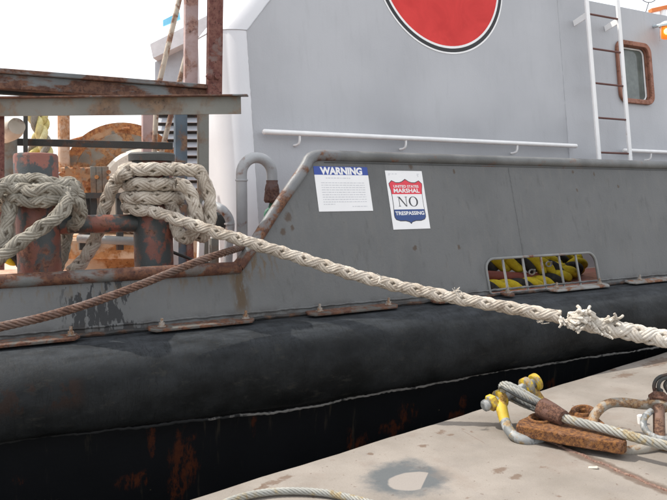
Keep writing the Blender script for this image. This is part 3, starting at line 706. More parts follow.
# ================================================================ ROPES
def braid(path, R, mb, core, pitch=7.4, step=None, phase=0., Rf=None, yr=.25, n=6):
    P, s = resample(catmull(path, .015), R*pitch/30); T, Nn, B = frames(P)
    Rs = R*(np.ones(len(P)) if Rf is None else Rf(s/s[-1]))
    ang = 2*math.pi*np.cumsum(np.r_[0, np.diff(s)]/(Rs*pitch))+phase
    for k in range(2):
        for sgn in (1, -1):
            for y in (-1.5, -.5, .5, 1.5):
                th = sgn*ang+k*math.pi; rr = Rs*(.68+sgn*.12*np.cos(2*th)) + Rs*.03*np.sin(s*43+k*2+y*3) + Rs*(.06 if abs(y) < 1 else 0)
                tt = th+y*.56+math.pi/4; j = rng.normal(0, .012, len(P))
                Q = P+(Nn*np.cos(tt+j)[:, None]+B*np.sin(tt+j)[:, None])*rr[:, None]
                mb.sweep(Q, Rs*yr, n)
    core.sweep(P, Rs*.66, 10)
def rope_obj(name, paths, R, mat, label, cat, parent=None, group=None, Rf=None, pitch=7.4):
    mb = MB(); core = MB()
    for i, p in enumerate(paths): braid(p, R, mb, core, phase=i*.7, Rf=Rf, pitch=pitch)
    o = mb.build(name, mat, parent, sharp=80)
    core.build('core', M_ROPEC, o)
    if label: tag(o, label, cat, group)
    return o
def lay(path, R, ns, pitch, sides=6, step=None, phase=0.):
    P, s = resample(catmull(path, .015), step or R*pitch/20); T, Nn, B = frames(P); out = []
    r1 = R*math.sin(math.pi/ns)/(1+math.sin(math.pi/ns)); 
    for k in range(ns):
        th = 2*math.pi*s/(R*pitch)+k*2*math.pi/ns+phase
        out.append((P+(Nn*np.cos(th)[:, None]+B*np.sin(th)[:, None])*(R-r1), r1*1.06))
    return out
def wire_obj(path, R, mat, name='wire_rope', ns=6, pitch=8):
    mb = MB()
    for Q, r in lay(path, R, ns, pitch): mb.sweep(Q, r, 6)
    mb.sweep(resample(catmull(path, .02), .03)[0], R*.45, 6)
    return mb.build(name, mat, sharp=80)

# bitts
YB = 4.64
def bitt_at(px): r = ray(px, 191); t = YB/r[1]; p = CAM+r*t; return V((p[0], YB, .55)), t
B1, d1 = bitt_at(37); B2, d2 = bitt_at(152.5); RB = .128; ZT1 = 1.63
bt = thing('mooring_bitts', 'rust red and grey double mooring bitts joined by a cross pipe behind the low rail', 'mooring bitts', (B1+B2)/2)
for B in (B1, B2):
    q = MB(); q.lathe(B, (0, 0, 1), [(0, RB), (ZT1-.55-.02, RB), (ZT1-.55-.005, RB-.008), (ZT1-.55, RB-.03)], 36)
    if B is B1: q.build('post', M_BITT, bt)
    else: post2 = q.build('post', M_BITT, bt)
q = MB(); q.lathe(B2+V((0, 0, ZT1-.55-.035)), (0, 0, 1), [(0, RB+.0), (.002, RB+.022), (.045, RB+.022), (.055, RB+.01), (.057, RB-.01)], 36); q.build('cap_ring', M_DARK, bt)
zc = 1.4-(224-191)/F*4.45
q = MB(); q.cyl(B1+V((0, 0, zc-.55)), B2+V((0, 0, zc-.55)), .058, 24); q.build('cross_pipe', M_BITT, bt)
for B in (B1, B2):
    q = MB(); q.lathe(B, (0, 0, 1), [(0, RB+.07), (.02, RB+.07), (.021, RB+.001)], 36); q.build('foot_flange', M_GREY, bt)
RR_ = .043
def ringp(B, a0, a1, z0, z1, rad, n=14):           # angles in degrees; -90 faces the camera side
    return [V((B[0], B[1], 0))+V((rad*math.cos(R_(a)), rad*math.sin(R_(a)), z0+(z1-z0)*k/(n-1))) for k, a in enumerate(np.linspace(a0, a1, n))]
def zat(py, d): return 1.4-(py-191)/F*d
rad = RB+RR_*.92
# main hawser: turns round the right post then away to the right
fd2 = d2-.17
zz = [zat(211, fd2), zat(197.5, fd2), zat(184, fd2), zat(170, fd2)]
turns = ringp(B2, 20, -340+0, zz[1], zz[1], rad, 22)
t_low = ringp(B2, 200, 250, zz[0]+.01, zz[0], rad, 5)
out = [at(x, y, d) for x, y, d in ((168, 216, 4.42), (200, 227, 4.40), (240, 239.5, 4.36), (300, 258, 4.34), (350, 273.5, 4.31), (400, 286.5, 4.28), (450, 297, 4.24), (500, 306, 4.18), (560, 317, 4.10))]
main = ringp(B2, -20, 200, zz[1]-.03, zz[0]+.02, rad, 10)+t_low[1:]+out
tail = [at(x, y, d) for x, y, d in ((500, 306, 4.18), (560, 317, 4.10), (600, 326, 4.04), (640, 334, 3.98), (670, 340, 3.93), (730, 351, 3.8), (800, 362, 3.6), (900, 375, 3.3), (1100, 420, 2.9))]
haw = rope_obj('hawser', [main], .0385, M_ROPE, 'long pale mooring hawser led from the right bitt across the bulwark towards the dock', 'rope')
# thicker spliced end (a part of the hawser)
P_t = catmull(tail, .02); i0 = int(np.argmin(np.linalg.norm(P_t-at(568, 318.5, 4.09), axis=1)))
mb = MB(); core = MB(); braid(P_t[i0::6], .049, mb, core, pitch=5.2, yr=.26, Rf=lambda t: np.interp(t, [0, .015, .05, 1], [.8, 1.05, 1.0, 1.0]))
sp = mb.build('spliced_end', M_ROPEW, haw, sharp=80)
core.build('core', M_ROPEC, sp)
for x, y, dx, dy, r in ((579, 316, 8, -7, 6), (572, 318, 14, 2, 6), (590, 322, 6, 12, 5), (598, 327, 6, 11, 4), (585, 325, -8, 8, 4), (603, 322, 10, -5, 5), (566, 320, 10, 8, 5), (594, 318, -10, -6, 5), (612, 322, 8, -4, 4.5), (608, 332, 4, 8, 3.5), (562, 318, 4, 8, 3.5)):
    a = at(x, y, 4.03); b = at(x+dx*.6, y+dy*.5, 3.985); dx *= .6; dy *= .55; c = at(x+dx, y+dy, 3.99); r *= .0055*.50
    q = MB()
    for k in range(7):
        o_ = rng.normal(0, .009, 3); q.tube([a+o_, b+o_*1.3, c+o_*2.2+rng.normal(0, .004, 3)], r*.62, 7, .006)
    q.build('strand_end', M_ROPEW, haw)
for x, y in ((456, 292), (541, 322), (380, 279)):
    q = MB()
    for k in range(6):
        a = at(x, y, 4.2); b = a+rng.normal(0, .02, 3); c = b+rng.normal(0, .03, 3); q.tube([a, b, c], .0022, 5, .01)
    q.build('frayed_yarn', M_ROPEW, haw)
# the turns on the right post
tr = [ringp(B2, -10, 350, z+.004*k, z-.004, rad, 20) for k, z in enumerate(zz[1:3])]
# top turn, wider, passes right and hangs down in bights
topt = ringp(B2, 150, 300, zz[3]+.0, zz[3]+.006, rad+.012, 14)
top_r = [at(x, y, d) for x, y, d in ((188, 170, 4.56), (199, 172, 4.60), (206, 184, 4.60), (210, 202, 4.58), (209, 224, 4.58), (203, 236, 4.62), (196, 232, 4.68), (194, 215, 4.72), (192, 195, 4.74))]
left_leg = [at(x, y, d) for x, y, d in ((70, 273, 4.62), (80, 264, 4.66), (90, 250, 4.66), (98, 232, 4.64), (103, 214, 4.60), (109, 195, 4.56), (117, 180, 4.50), (126, 172, 4.42))]
inner = [at(x, y, d) for x, y, d in ((176, 184, 4.46), (186, 187, 4.50), (193, 200, 4.52), (197, 218, 4.53), (193, 232, 4.55), (186, 238, 4.58), (178, 232, 4.62), (174, 216, 4.6), (170, 202, 4.58))]
rope_obj('mooring_line', tr+[left_leg+topt[2:]+top_r, inner], RR_, M_ROPE, 'beige mooring line wound in stacked turns round the right bitt with hanging bights', 'rope')
# weathered line on the left post
fd1 = d1-.16
l1 = [at(x, y, d) for x, y, d in ((-60, 236, 4.0), (-25, 215, 4.0), (-8, 196, 4.02), (6, 184, 4.08), (24, 180, fd1), (42, 181, fd1-.02), (58, 185, 4.16), (70, 187, 4.24), (79, 199, 4.33), (74, 214, 4.42), (55, 216, 4.5), (30, 214, 4.5))]
l2 = [at(x, y, d) for x, y, d in ((2, 206, 4.35), (4, 200, 4.2), (16, 199, 4.10), (34, 201, 4.08), (50, 200, 4.08), (64, 194, 4.14), (72, 190, 4.26), (72, 184, 4.4), (50, 181, 4.5), (20, 180, 4.5))]
l3 = [at(x, y, d) for x, y, d in ((66, 196, 4.14), (65, 207, 4.04), (54, 219, 3.99), (38, 230, 3.97), (20, 242, 3.96), (4, 254, 3.95), (-14, 265, 3.97), (-50, 285, 4.0), (-90, 300, 4.0))]
l4 = [at(x, y, d) for x, y, d in ((18, 198, 4.2), (11, 204, 4.12), (8, 218, 4.08), (5, 234, 4.06), (0, 248, 4.05), (-12, 258, 4.05), (-30, 262, 4.05))]
l6 = [at(x, y, d) for x, y, d in ((-40, 204, 4.1), (-15, 192, 4.08), (4, 187, 4.08), (20, 189.5, 4.09), (36, 191, 4.06), (54, 190, 4.08), (68, 197, 4.16), (80, 207, 4.24), (77, 222, 4.32), (66, 228, 4.42), (50, 226, 4.5))]
rope_obj('weathered_line', [l1, l2, l3, l4, l6], .041, M_ROPEG, 'grey weathered mooring line looped round the left bitt', 'rope')
l5 = [at(x, y, d) for x, y, d in ((74, 208, 4.6), (72, 222, 4.62), (67, 236, 4.62), (64, 252, 4.62), (58, 268, 4.62), (50, 280, 4.62))]
rope_obj('slack_line', [l5], .036, M_ROPEG, 'short dark grey length of rope hanging behind the cross pipe beside the left bitt', 'rope')

# rusty wire rope in front of the low bulwark
wp_ = [at(x, y, d) for x, y, d in ((-90, 345, 3.25), (-40, 336, 3.35), (0, 327, 3.45), (50, 315.5, 3.60), (100, 300, 3.80), (150, 281, 4.02), (200, 260.5, 4.25), (225, 252.5, 4.37), (236, 249, 4.52), (248, 245, 4.75), (262, 240, 4.9))]
tag(wire_obj(wp_, .0235, M_WIRE_R), 'rust brown wire rope sagging in front of the low bulwark on the left', 'wire rope')
# pale wire rope at the bottom edge of the dock
wp_ = [onz(x, y, .022) for x, y in ((215, 508), (235, 499), (262, 493), (292, 491), (325, 493), (350, 498), (380, 506), (420, 520))]
tag(wire_obj(wp_, .017, M_WIRE), 'pale wire rope lying on the dock at the bottom edge of the view', 'wire rope')

# ropes inside the freeing port
def fat(path, R, label, phase):
    st_ = lay(path, R, 3, 5.2, step=.012, phase=phase)
    q = MB(); q.sweep(st_[0][0], st_[0][1]*1.02, 12); q.sweep(st_[1][0], st_[1][1]*1.02, 12)
    o = q.build('yellow_hawser', M_YEL, sharp=80); q = MB(); q.sweep(st_[2][0], st_[2][1]*1.03, 12); q.build('black_strand', M_BLK, o)
    return tag(o, label, 'rope', 'yellow and black hawsers stowed behind the port')
zf = .56
def ip(px, py, y): return ony(px, py, y)
fat([ip(478, 289, 4.47), ip(500, 289, 4.47), ip(530, 286, 4.50), ip(550, 281, 4.55), ip(568, 272, 4.62), ip(580, 262, 4.75)], .082, 'yellow and black hawser at the bottom of the barred port, nearest the bars', 0.)
fat([ip(478, 263, 4.66), ip(505, 263, 4.64), ip(530, 264, 4.60), ip(552, 270, 4.62), ip(568, 272, 4.70), ip(578, 266, 4.9)], .085, 'yellow and black hawser along the top of the barred port', 1.4)
fat([ip(532, 258, 4.80), ip(548, 262, 4.76), ip(562, 260, 4.80), ip(574, 256, 4.95)], .08, 'yellow and black hawser at the upper right behind the port bars', 2.4)
q = MB(); q.tube([ip(480, 275, 4.56), ip(500, 276, 4.55), ip(520, 277, 4.55), ip(540, 278, 4.6), ip(570, 281, 4.7), ip(590, 278, 4.9)], .042, 12); tag(q.build('fire_hose', plain('red brown hose', (.16, .035, .022), .7, .4)), 'red brown hose between the two yellow hawsers in the port', 'hose')
for px, py, y in ((532, 272, 4.47), (549, 264, 4.50)):
    c = ip(px, py, y); q = MB(); q.sweep([c+V((.035*math.cos(t), .0, .022*math.sin(t))) for t in np.linspace(0, 2*math.pi, 20)], .007, 6); q.sweep([c+V((.02, 0, -.02)), c+V((.045, .01, .02))], .007, 6)
    tag(q.build('wire_clip', M_GALV), 'small pale wire clip on the '+('lower' if px < 540 else 'upper')+' yellow hawser in the port', 'clip')

# ================================================================ GEAR ON DECK, LEFT
# steel frame
fr = thing('steel_frame', 'rusty steel frame of beams and posts standing on deck behind the bitts', 'frame', (1.2, 5.2, .55))
YF = 5.25
def barpx(pa, pb, da, db, w_, h, mat, name='beam', parent=None, up=(0, 0, 1), bevel=.004):
    a = at(*pa, da); b = at(*pb, db); q = MB(); q.bar(a, b, w_, h, up); return q.build(name, mat, parent, bevel=bevel)
def dy(px, py, y=YF): return float(np.dot(ony(px, py, y)-CAM, FW))
zt = (ony(0, 71, YF)[2]+ony(210, 84.5, YF)[2])/2; zb = (ony(0, 95, YF)[2]+ony(210, 99, YF)[2])/2
xl = -1.2; xr = ony(214, 90, YF)[0]; h = zt-zb
q = MB(); q.bar((xl, YF, zt-h*.62), (xr, YF, zt-h*.62), .10, h*.72); q.build('beam', M_BEAM, fr, bevel=.008)
q = MB(); q.bar((xl, YF-.02, zt-h*.13), (xr, YF-.02, zt-h*.13), .13, h*.24); q.build('beam_flange', M_BEAM, fr, bevel=.006)
q = MB(); q.bar((xl, YF+.08, zb+.0), (xr, YF+.08, zb+.0), .05, .04); q.build('under_beam', M_DARK, fr, bevel=.004)
# posts (x pixel at y pixel)
def post(px0, py0, px1, py1, y, wpx, mat, name='post', dep=.05):
    a = ony(px0, py0, y); b = ony(px1, py1, y); wd = wpx/F*dy(px1, py1, y)/.87
    q = MB(); q.bar(a, b, dep, wd, (1, 0, 0)); return q.build(name, mat, fr, bevel=.004)
post(216, -60, 214, 97, YF-.07, 13, M_POSTR); post(191.5, -60, 190.5, 84, YF+.07, 11.5, M_POSTP)
post(203, 112, 203, 268, YF, 9, M_GREYW); post(180.5, 112, 180.5, 266, YF+.05, 10.5, M_BLUEG)
for px in (208.5, 217):
    c = ony(px, 76.5, YF-.098); q = MB(); q.lathe(c, (0, -1, 0), [(0, .024), (.016, .024), (.018, .018)], 6); q.build('bolt', M_POSTR, fr)
post(189.5, 236, 190.5, 268, YF+.0, 5, M_POSTR); post(201, 236, 200, 268, YF-.15, 5, M_WORNW); post(175, 232, 175, 268, YF-.2, 4.5, M_WORNW); post(214, 238, 214, 268, YF-.2, 7, M_GREYW)
q = MB(); q.tube([ony(172, 252, 5.0), ony(188, 258, 4.95), ony(200, 263, 4.9), ony(210, 264, 4.9)], .012, 8); q.build('hose', M_BLK, fr)
# angle bar nearer the camera
ba = at(-60, 108, 4.75); bb = at(241, 105.2, 4.78)
q = MB(); tt = unit(bb-ba); q.bar(ba, bb, .012, .118); q.build('angle_bar', M_GREYW, fr, bevel=.002)
nrm = unit(np.cross(tt, (0, 0, 1))); nrm = nrm if np.dot(nrm, FW) < 0 else -nrm
q = MB(); q.bar(ba+V((0, 0, .063))+nrm*.02, bb+V((0, 0, .063))+nrm*.02+tt*.05, .075, .010); q.build('angle_flange', M_BEAM, fr, bevel=.002)
barpx((-60, 140, ), (173, 146), 5.3, 5.6, .05, .055, M_DARK, 'lower_rail', fr)
barpx((.3, 112), (.3, 270), 4.85, 4.85, .04, .05, M_POSTR, 'post', fr, (1, 0, 0))
# leaning poles and far post
def poleobj(pts, r, mat, label, name='pole'):
    q = MB(); q.sweep([at(*p) for p in pts], r, 12); return tag(q.build(name, mat), label, 'pole')
poleobj(((184, -20, 5.75), (157, 92, 5.75), (154, 158, 5.8), (150, 215, 5.8)), .022, M_CREAM, 'longer cream painted pole leaning outside the pink post')
poleobj(((192.5, 31, 5.7), (176, 95, 5.7), (160, 158, 5.8), (150, 205, 5.85)), .022, M_CREAM, 'shorter cream painted pole leaning next to the pink post')
q = MB(); q.bar(at(147.5, 100, 6.0), at(148, 225, 6.0), .05, .095, (1, 0, 0)); tag(q.build('pink_stanchion', M_POSTP, bevel=.004), 'pale pink flat stanchion in front of the winch drum', 'stanchion')

# gooseneck vent pipe
pv = 4.98
def gp(px, py, y=pv): return ony(px, py, y)
cx = gp(242.3, 250)[0]; rt = gp(272, 180)[0]; zt_ = gp(257, 157.5)[2]; rr = (rt-cx)/2; pr_ = .042
pts = [V((cx, pv, .55)), V((cx, pv, zt_-rr-.3)), V((cx, pv, zt_-rr-.05))]+[V((cx+rr-rr*math.cos(t), pv, zt_-rr+rr*math.sin(t)*1.0)) for t in np.linspace(0, math.pi, 16)]+[V((rt, pv, zt_-rr-.05))]
vent = thing('gooseneck_vent', 'grey gooseneck vent pipe with a rusty valve beside the sloping rail', 'vent pipe', (cx, pv, .55))
MB().sweep(pts, pr_, 20).build('pipe', M_PIPE, vent)
for z in (zt_-rr-.055,):
    MB().lathe((cx, pv, z), (0, 0, 1), [(0, pr_), (.003, pr_+.006), (.012, pr_+.006), (.015, pr_)], 20).build('collar', M_PIPE, vent)
MB().lathe((rt, pv, zt_-rr-.22), (0, 0, 1), [(0, .055), (.02, .066), (.05, .062), (.09, .056), (.10, .058), (.14, .050), (.15, .045), (.175, .046)], 20).build('valve', M_VALVE, vent)
q = MB(); q.tube([(rt, pv, zt_-rr-.21), (rt-.02, pv, zt_-rr-.27), (rt-.05, pv, zt_-rr-.30), (rt-.055, pv, zt_-rr-.42)], .018, 10); q.build('drain_pipe', M_GREEN, vent)
# small elbow pipe
el = thing('elbow_pipe', 'small grey elbow pipe low beside the gooseneck vent', 'pipe', gp(229, 262, 4.95))
q = MB(); q.tube([gp(205, 204, 5.15), gp(215, 206, 5.05), gp(224, 211, 4.97), gp(230, 222, 4.95), gp(229, 240, 4.95), gp(227, 285, 4.95)], .034, 16); q.build('pipe', M_PIPE, el)
c = gp(229.5, 224, 4.95); MB().lathe(c, (0, 0, 1), [(-.006, .034), (-.004, .040), (.006, .040), (.008, .034)], 18).build('collar', M_PIPE, el)
q = MB(); q.lathe(gp(216, 222, 5.2), (0, -1, .1), [(0, .03), (.02, .07), (.08, .075), (.12, .05), (.13, .02)], 20); tag(q.build('deck_float', M_DARK), 'round dark fitting behind the hanging bights of the mooring line', 'fitting')

# vent housing with louvres
vh = thing('louvred_housing', 'blue grey housing with horizontal louvres and a white sloping hood behind the steel frame', 'housing', at(180, 200, 8.2))
def hp(px, py, d=8.2): return at(px, py, d)
q = MB(); fwd = FW0
q.prism([hp(155, 62), hp(155, 240), hp(207, 240), hp(207, 32)], FW0*.8); q.build('casing', M_VENT, vh)
q = MB(); q.prism([hp(150, 44, 8.0), hp(153, 58, 8.0), hp(210, 31, 8.0), hp(222, 8, 8.0)], FW0*1.0); q.build('hood', M_VENTW, vh)
q = MB(); q.prism([hp(196, 45, 8.1), hp(199, 105, 8.1), hp(207, 105, 8.1), hp(207, 38, 8.1)], FW0*.05); q.build('side_panel', M_VENTW, vh)
q = MB(); q.prism([hp(163, 26, 8.3), hp(163, 20, 8.3), hp(179, 12, 8.3), hp(180, 19, 8.3)], FW0*.03); q.build('blue_board', M_LBLUE, vh)
MB().box(hp(180, 150, 8.17), (.52, .02, .98), (RT, FW0, (0, 0, 1))).build('louvre_back', M_DARK, vh)
for k in range(11):
    c = hp(180, 112+k*8.2, 8.10); ax = (RT, unit(FW0*.75+V((0, 0, .66))), unit(-FW0*.66+V((0, 0, .75))))
    MB().box(c, (.55, .09, .008), ax).build('louvre', M_VENT, vh)
# winch
wc = at(125, 183, 6.6); wa = unit(-FW0*.95+RT*.32)
wi = thing('tow_winch', 'large rusty orange winch drum with a cream hub behind the bitts', 'winch', V((wc[0], wc[1], .55)))
MB().lathe(wc, wa, [(0, .54), (.0, .56), (.05, .56), (.05, .52)], 64).build('flange', M_ORANGE, wi)
q = MB(); q.lathe(wc+wa*.05, wa, [(0, .46), (.008, .455)], 48); q.build('drum_face', rusty('drum face', (.24, .22, .185), .38, 8, (.25, .12, .06), (.42, .22, .1), .7), wi)
MB().lathe(wc+wa*.12+RT*.17-V((0, 0, .09)), wa, [(-.1, .40), (.10, .40), (.13, .37), (.135, .3)], 48).build('hub', M_CRM, wi)
MB().lathe(wc-wa*.9, wa, [(0, .56), (.05, .56)], 64).build('flange', M_ORANGE, wi)
MB().lathe(wc-wa*.85, wa, [(0, .32), (.85, .32)], 40).build('drum', M_ORANGE, wi)
q = MB(); q.box(wc+V((0, 0, -.63)), (1.3, .7, .32), (RT, FW0, (0, 0, 1))); q.build('bed', M_TAN, wi, bevel=.01)
gc = at(77, 182, 6.1)
def gear(c, r, teeth, ax, th):
    N_ = unit(np.cross(ax, (0, 0, 1))); B_ = np.cross(ax, N_); o = []
    for k in range(teeth*4):
        t = 2*math.pi*k/(teeth*4); rad_ = r*(1 if (k % 4) in (0, 1) else .76); o.append((rad_*math.cos(t), rad_*math.sin(t)))
    hl = [(r*.22*math.cos(t), r*.22*math.sin(t)) for t in np.linspace(0, 2*math.pi, 17)[:-1]]
    return MB().plate(c, N_, B_, ax, o, [hl], th)
gear(gc, .15, 11, -FW0, .06).build('gear', M_ORANGE, wi)
MB().box(gc+FW0*.12+V((0, 0, -.02)), (.34, .1, .30), (RT, FW0, (0, 0, 1))).build('gear_case', M_ORANGE, wi, bevel=.01)
for k, px in enumerate((94, 100, 106)):
    MB().box(at(px, 190, 6.0), (.048, .03, .40), (RT, FW0, (0, 0, 1))).build('guard_board', M_GREYW, wi, bevel=.003)
for px, py in ((97, 177), (109, 172), (109, 178), (109, 184)):
    MB().lathe(at(px, py, 5.97), -FW0, [(0, .018), (.015, .018)], 8).build('bolt', M_ORANGE, wi)
MB().bar(at(79, 195.5, 5.7), at(124, 195.5, 5.75), .05, .045).build('cross_rail', M_DARK, wi)
for px in (84, 93, 119): MB().bar(at(px, 197, 5.8), at(px+1, 250, 5.8), .05, .05 if px != 84 else .09, (1, 0, 0)).build('leg', M_DARK, wi)
q = MB(); q.tube([at(66, 142, 6.5), at(84, 137, 6.5), at(100, 132, 6.5), at(116, 129.5, 6.5), at(130, 128, 6.5)], .013, 8); q.build('drum_cable', M_ORANGE, wi)
# tan hatch and things around the left post
hb = MB(); hb.box(at(120, 247, 6.1)+V((0, 0, 0)), (.9, .5, .16), (RT, FW0, (0, 0, 1))); tag(hb.build('deck_hatch', M_TAN, bevel=.01), 'low tan hatch box on the deck seen under the cross pipe', 'hatch')
q = MB(); q.cyl(at(78, 238.5, 5.7), at(170, 243, 5.7), .035, 12); tag(q.build('deck_pipe', M_GREY), 'grey pipe lying along the deck under the cross pipe', 'pipe')
q = MB(); q.cyl(at(63.5, 93, 6.3), at(64, 172, 6.3), .052, 16); tag(q.build('rusty_post', rusty('tan rust post', (.60, .46, .36), .5, 5, (.38, .18, .08), (.55, .33, .2), .7)), 'tan post streaked with rust behind the left bitt', 'post')
rl = thing('deck_roller', 'pale grey upright column with a round capped roller end at the left edge', 'roller', at(10, 240, 5.0))
q = MB(); c = at(17, 126, 4.9); ax = unit(-FW0+RT*.85+V((0, 0, .12))); q.lathe(c-ax*.315, ax, [(0, .075), (.20, .078), (.24, .072), (.28, .060), (.315, .057), (.318, .05)], 28); q.build('roller_end', M_CRM, rl)
MB().cyl(at(8, 125, 5.25), at(10, 262, 5.25), .062, 20).build('column', M_GREYW, rl)
MB().bar(at(25.5, 100, 5.3), at(25.5, 175, 5.3), .03, .03, (1, 0, 0)).build('bracket', M_DARK, rl)
q = MB(); bk = MB()
for path, ph in (([at(30, 108, 5.9), at(35, 120, 5.9), at(42, 134, 5.9), at(46, 150, 5.9), at(46, 170, 5.9)], 0.), ([at(38, 105, 6.0), at(43, 122, 6.0), at(38, 140, 6.0), at(33, 158, 6.0), at(33, 175, 6.0)], 1.)):
    s_ = lay(path, .055, 3, 5, step=.012, phase=ph); q.sweep(s_[0][0], s_[0][1], 10); q.sweep(s_[1][0], s_[1][1], 10); bk.sweep(s_[2][0], s_[2][1], 10)
o = q.build('hanging_hawser', mat_rope('faded yellow', (.62, .52, .18), (.72, .66, .38), (.4, .33, .15)), sharp=80); bk.build('grey_strand', M_ROPEG, o); tag(o, 'yellow and grey hawser hanging behind the left bitt', 'rope')
q = MB(); bk = MB(); path = [at(-20, 250, 5.2), at(0, 254, 5.1), at(12, 257, 5.05), at(22, 262, 5.1)]
s_ = lay(path, .06, 3, 5, step=.012); q.sweep(s_[0][0], s_[0][1], 10); q.sweep(s_[1][0], s_[1][1], 10); bk.sweep(s_[2][0], s_[2][1], 10)
o = q.build('deck_hawser', M_YEL, sharp=80); bk.build('black_strand', M_BLK, o); tag(o, 'yellow and black hawser on deck left of the left bitt', 'rope')

# ================================================================ SHACKLES ON THE DOCK
# galvanised and yellow shackle
pa = at(489, 404, 4.16); pb = at(536, 382, 4.30); ax = unit(pb-pa)
s1 = thing('yellow_shackle', 'bow shackle with yellow painted pin ends at the edge of the dock', 'shackle', onz(520, 435, 0))
MB().cyl(pa-ax*.01, pb, .028, 20).build('pin', M_GALV, s1)
MB().lathe(pa-ax*.045, ax, [(0, .022), (.01, .034), (.03, .036), (.035, .030)], 20).build('pin_head', M_GALV, s1)
MB().lathe(pa, ax, [(0, .045), (.004, .052), (.038, .052), (.042, .045)], 6).build('nut', M_YSHK, s1, bevel=.006)
e_a = pa+ax*.085; e_b = pb-ax*.075
for e in (e_a, e_b): MB().lathe(e-ax*.022, ax, [(0, .045), (.005, .055), (.039, .055), (.044, .045)], 24).build('ear', M_YSHK, s1)
MB().lathe(pb-ax*.022, ax, [(0, .046), (.006, .054), (.030, .054), (.036, .044)], 24).build('end_disc', M_YSHK, s1)
armA = catmull([e_a-V((0, 0, .02)), at(502, 410, 4.12), at(505, 422, 4.06)], .01)
MB().sweep(armA, np.linspace(.038, .031, len(armA)), 16).build('yellow_arm', M_YSHK, s1)
armB = catmull([e_b-V((0, 0, .01)), at(533, 392, 4.30), at(541, 402, 4.28), at(548, 410, 4.24)], .01)
MB().sweep(armB, np.linspace(.038, .031, len(armB)), 16).build('yellow_arm', M_YSHK, s1)
MB().tube([at(505, 421, 4.065), at(509, 430, 3.98), at(516, 437, 3.92), at(527, 440.5, 3.90), at(540, 440, 3.94), at(550, 434, 4.02), at(555, 424, 4.12), at(552, 414, 4.20), at(547, 409, 4.245)], .030, 16, .012).build('bow', M_GALV, s1)
# wire sling: eye, ferrule, wire
sl_ = thing('wire_sling', 'wire rope sling with a brown tapered ferrule, its eye on the yellow shackle pin', 'wire rope', onz(600, 432, 0))
def rpar(p): p.parent = sl_; p.location = Vector(WL[p.name]-WL[sl_.name]); return p
rpar(wire_obj([at(544, 405, 4.12), at(530, 397, 4.10), at(516, 389, 4.10), at(506, 385, 4.12), at(502, 387, 4.19), at(506, 394, 4.26), at(520, 402, 4.22), at(543, 411, 4.13)], .024, M_WIRE, 'eye_wire', 6, 7))
rpar(wire_obj([at(545, 408, 4.08), at(530, 399.5, 4.07), at(514, 390.5, 4.08), at(505, 387, 4.12), at(503, 390, 4.16)], .022, M_WIRE, 'eye_wire', 6, 7))
q = MB(); q.tube([at(540, 407, 4.05), at(522, 399, 4.05), at(508, 391, 4.07), at(501, 387.5, 4.13), at(503, 393, 4.2), at(520, 403, 4.2), at(538, 412, 4.1)], .008, 8, .01); q.build('thimble', M_DARK, sl_)
fa = at(541.5, 407.5, 4.03); fb = at(564, 418.5, 3.90); fx = unit(fb-fa); Lf = np.linalg.norm(fb-fa)
MB().lathe(fa, fx, [(0, .050), (.004, .060), (Lf*.5, .054), (Lf-.004, .044), (Lf, .030)], 28).build('ferrule', M_FERR, sl_)
rpar(wire_obj([fb-fx*.02, at(575, 421.5, 3.86), at(600, 427.5, 3.77), at(625, 434.5, 3.68), at(650, 441.5, 3.60), at(680, 449, 3.53), at(730, 462, 3.45), at(800, 480, 3.35)], .026, M_WIRE, 'wire', 6, 8))
# rust link plate
zt1 = .095; th = .062
def lpz(px, py): p = onz(px, py, zt1); return (p[0], p[1])
front0, front1 = lpz(517, 427), lpz(624, 444)
outl = [lpz(*p) for p in ((516, 425), (519, 420), (527, 416.5), (541, 414), (556, 414.5), (566, 415), (570, 410), (578, 406.5), (588, 407), (595, 411), (600, 419), (612, 429), (625, 437), (627, 441), (622, 443.5))]+[lpz(570, 435.3)]
def hole_px(cx, cy, rx, ry, n=18): return [lpz(cx+rx*math.cos(t), cy+ry*math.sin(t)) for t in np.linspace(0, 2*math.pi, n+1)[:-1]]
lk = MB().plate((0, 0, zt1), (1, 0, 0), (0, 1, 0), (0, 0, -1), outl, [hole_px(541, 419, 9, 3.2), hole_px(583, 411.8, 7.5, 3.0)], th).build('link_plate', M_LINK, None, bevel=.007)
tag(lk, 'rusty orange flat link plate with two eyes lying under the wire sling', 'link plate')
for hx, hy, rx, ry, r in ((541, 419, 11.5, 4.4, .012), (583, 411.8, 10, 4.4, .016)):
    q = MB(); pts = [V((*p, zt1+.002)) for p in hole_px(hx, hy, rx, ry, 28)]; q.sweep(pts+[pts[0]], r, 8); q.build('eye_rim', M_LINK, lk)
for px, py in ((534, 441), (600, 450)):
    c = onz(px, py, 0); 
# large weathered shackle
s2 = thing('weathered_shackle', 'large weathered bow shackle with a rusty upright pin at the right edge of the dock', 'shackle', onz(640, 435, 0))
MB().tube([at(656, 405, 3.98), at(640, 404.5, 4.02), at(622, 402.5, 4.05), at(608, 404, 4.05), at(598, 411, 4.02), at(593, 421, 3.98), at(596, 436, 3.88), at(606, 447, 3.80), at(620, 451.5, 3.76), at(638, 450, 3.76), at(656, 446, 3.80)], .0275, 18, .012).build('bow', M_SHK, s2)
ptop = at(658.5, 398, 3.98); pbot = at(659.5, 446, 3.80)
pd = unit(pbot-ptop)
MB().lathe(at(658, 405, 3.98)-pd*.03, pd, [(0, .05), (.006, .06), (.05, .06), (.056, .05)], 28).build('ear', M_SHK, s2)
MB().lathe(at(659.5, 446, 3.80)-pd*.03, pd, [(0, .05), (.006, .058), (.05, .058), (.056, .05)], 28).build('ear', M_SHK, s2)
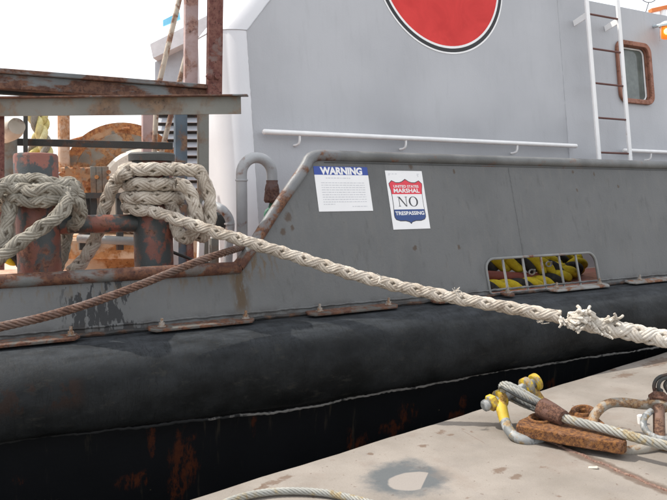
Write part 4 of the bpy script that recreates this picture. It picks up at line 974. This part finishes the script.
MB().cyl(ptop, pbot, .031, 20).build('pin', rusty('pin rust', (.15, .085, .06), .5, 14, (.08, .04, .028), (.21, .12, .075), .7), s2)
MB().lathe(ptop-pd*.018, pd, [(0, .045), (.004, .055), (.046, .055), (.05, .045)], 6).build('nut', M_FERR, s2, bevel=.004)
MB().lathe(ptop-pd*.055, pd, [(0, .016), (.004, .026), (.04, .028)], 16).build('pin_end', M_DARK, s2)
# small grey shackle looped on the pin
MB().tube([at(651, 411, 3.92), at(645, 417, 3.88), at(643.5, 425, 3.84), at(648, 433, 3.80), at(658, 438.5, 3.76), at(668, 439, 3.74), at(680, 434, 3.74)], .018, 12, .01).build('inner_loop', M_GALV, s2)
# hose loops
for k, pts in enumerate(([(655.5, 394, 4.0), (654, 386, 4.0), (657, 379, 4.0), (664, 375.5, 4.0), (675, 375, 4.02), (690, 384, 4.05)], [(668, 392, 4.0), (665, 386, 4.0), (667, 381.5, 4.0), (673, 380, 4.0), (682, 384, 4.0)], [(660, 393, 3.98), (658.5, 386, 3.98), (661, 380.5, 3.98), (667, 378, 3.98), (678, 378, 4.0)])):
    q = MB(); q.tube([at(*p) for p in pts], .010, 10, .008); tag(q.build('seizing_wire', M_DARK), ['outermost dark grey wire loop above the weathered shackle nut', 'innermost dark grey wire loop at the right edge above the weathered shackle', 'middle dark grey wire loop above the weathered shackle nut'][k], 'wire', 'wire loops on the weathered shackle')
c = onz(641, 419, .03); q = MB(); q.lathe(c-V((0, 0, .03)), (0, .1, 1), [(0, .018), (.05, .02), (.055, .012)], 12); tag(q.build('plastic_cap', M_WHITE), 'small white plastic cap on the dock beside the upright rusty pin', 'cap')
c = onz(593, 468.5, 0); q = MB(); q.box(c+V((0, 0, .004)), (.045, .02, .008), (unit((.6, -.7, .1)), unit((.7, .6, 0)), (0, 0, 1))); q.box(c+V((.012, -.01, .008)), (.02, .015, .006)); tag(q.build('paint_chip', M_CRM, bevel=.003), 'small pale paint chip lying on the weld seam of the dock', 'debris')
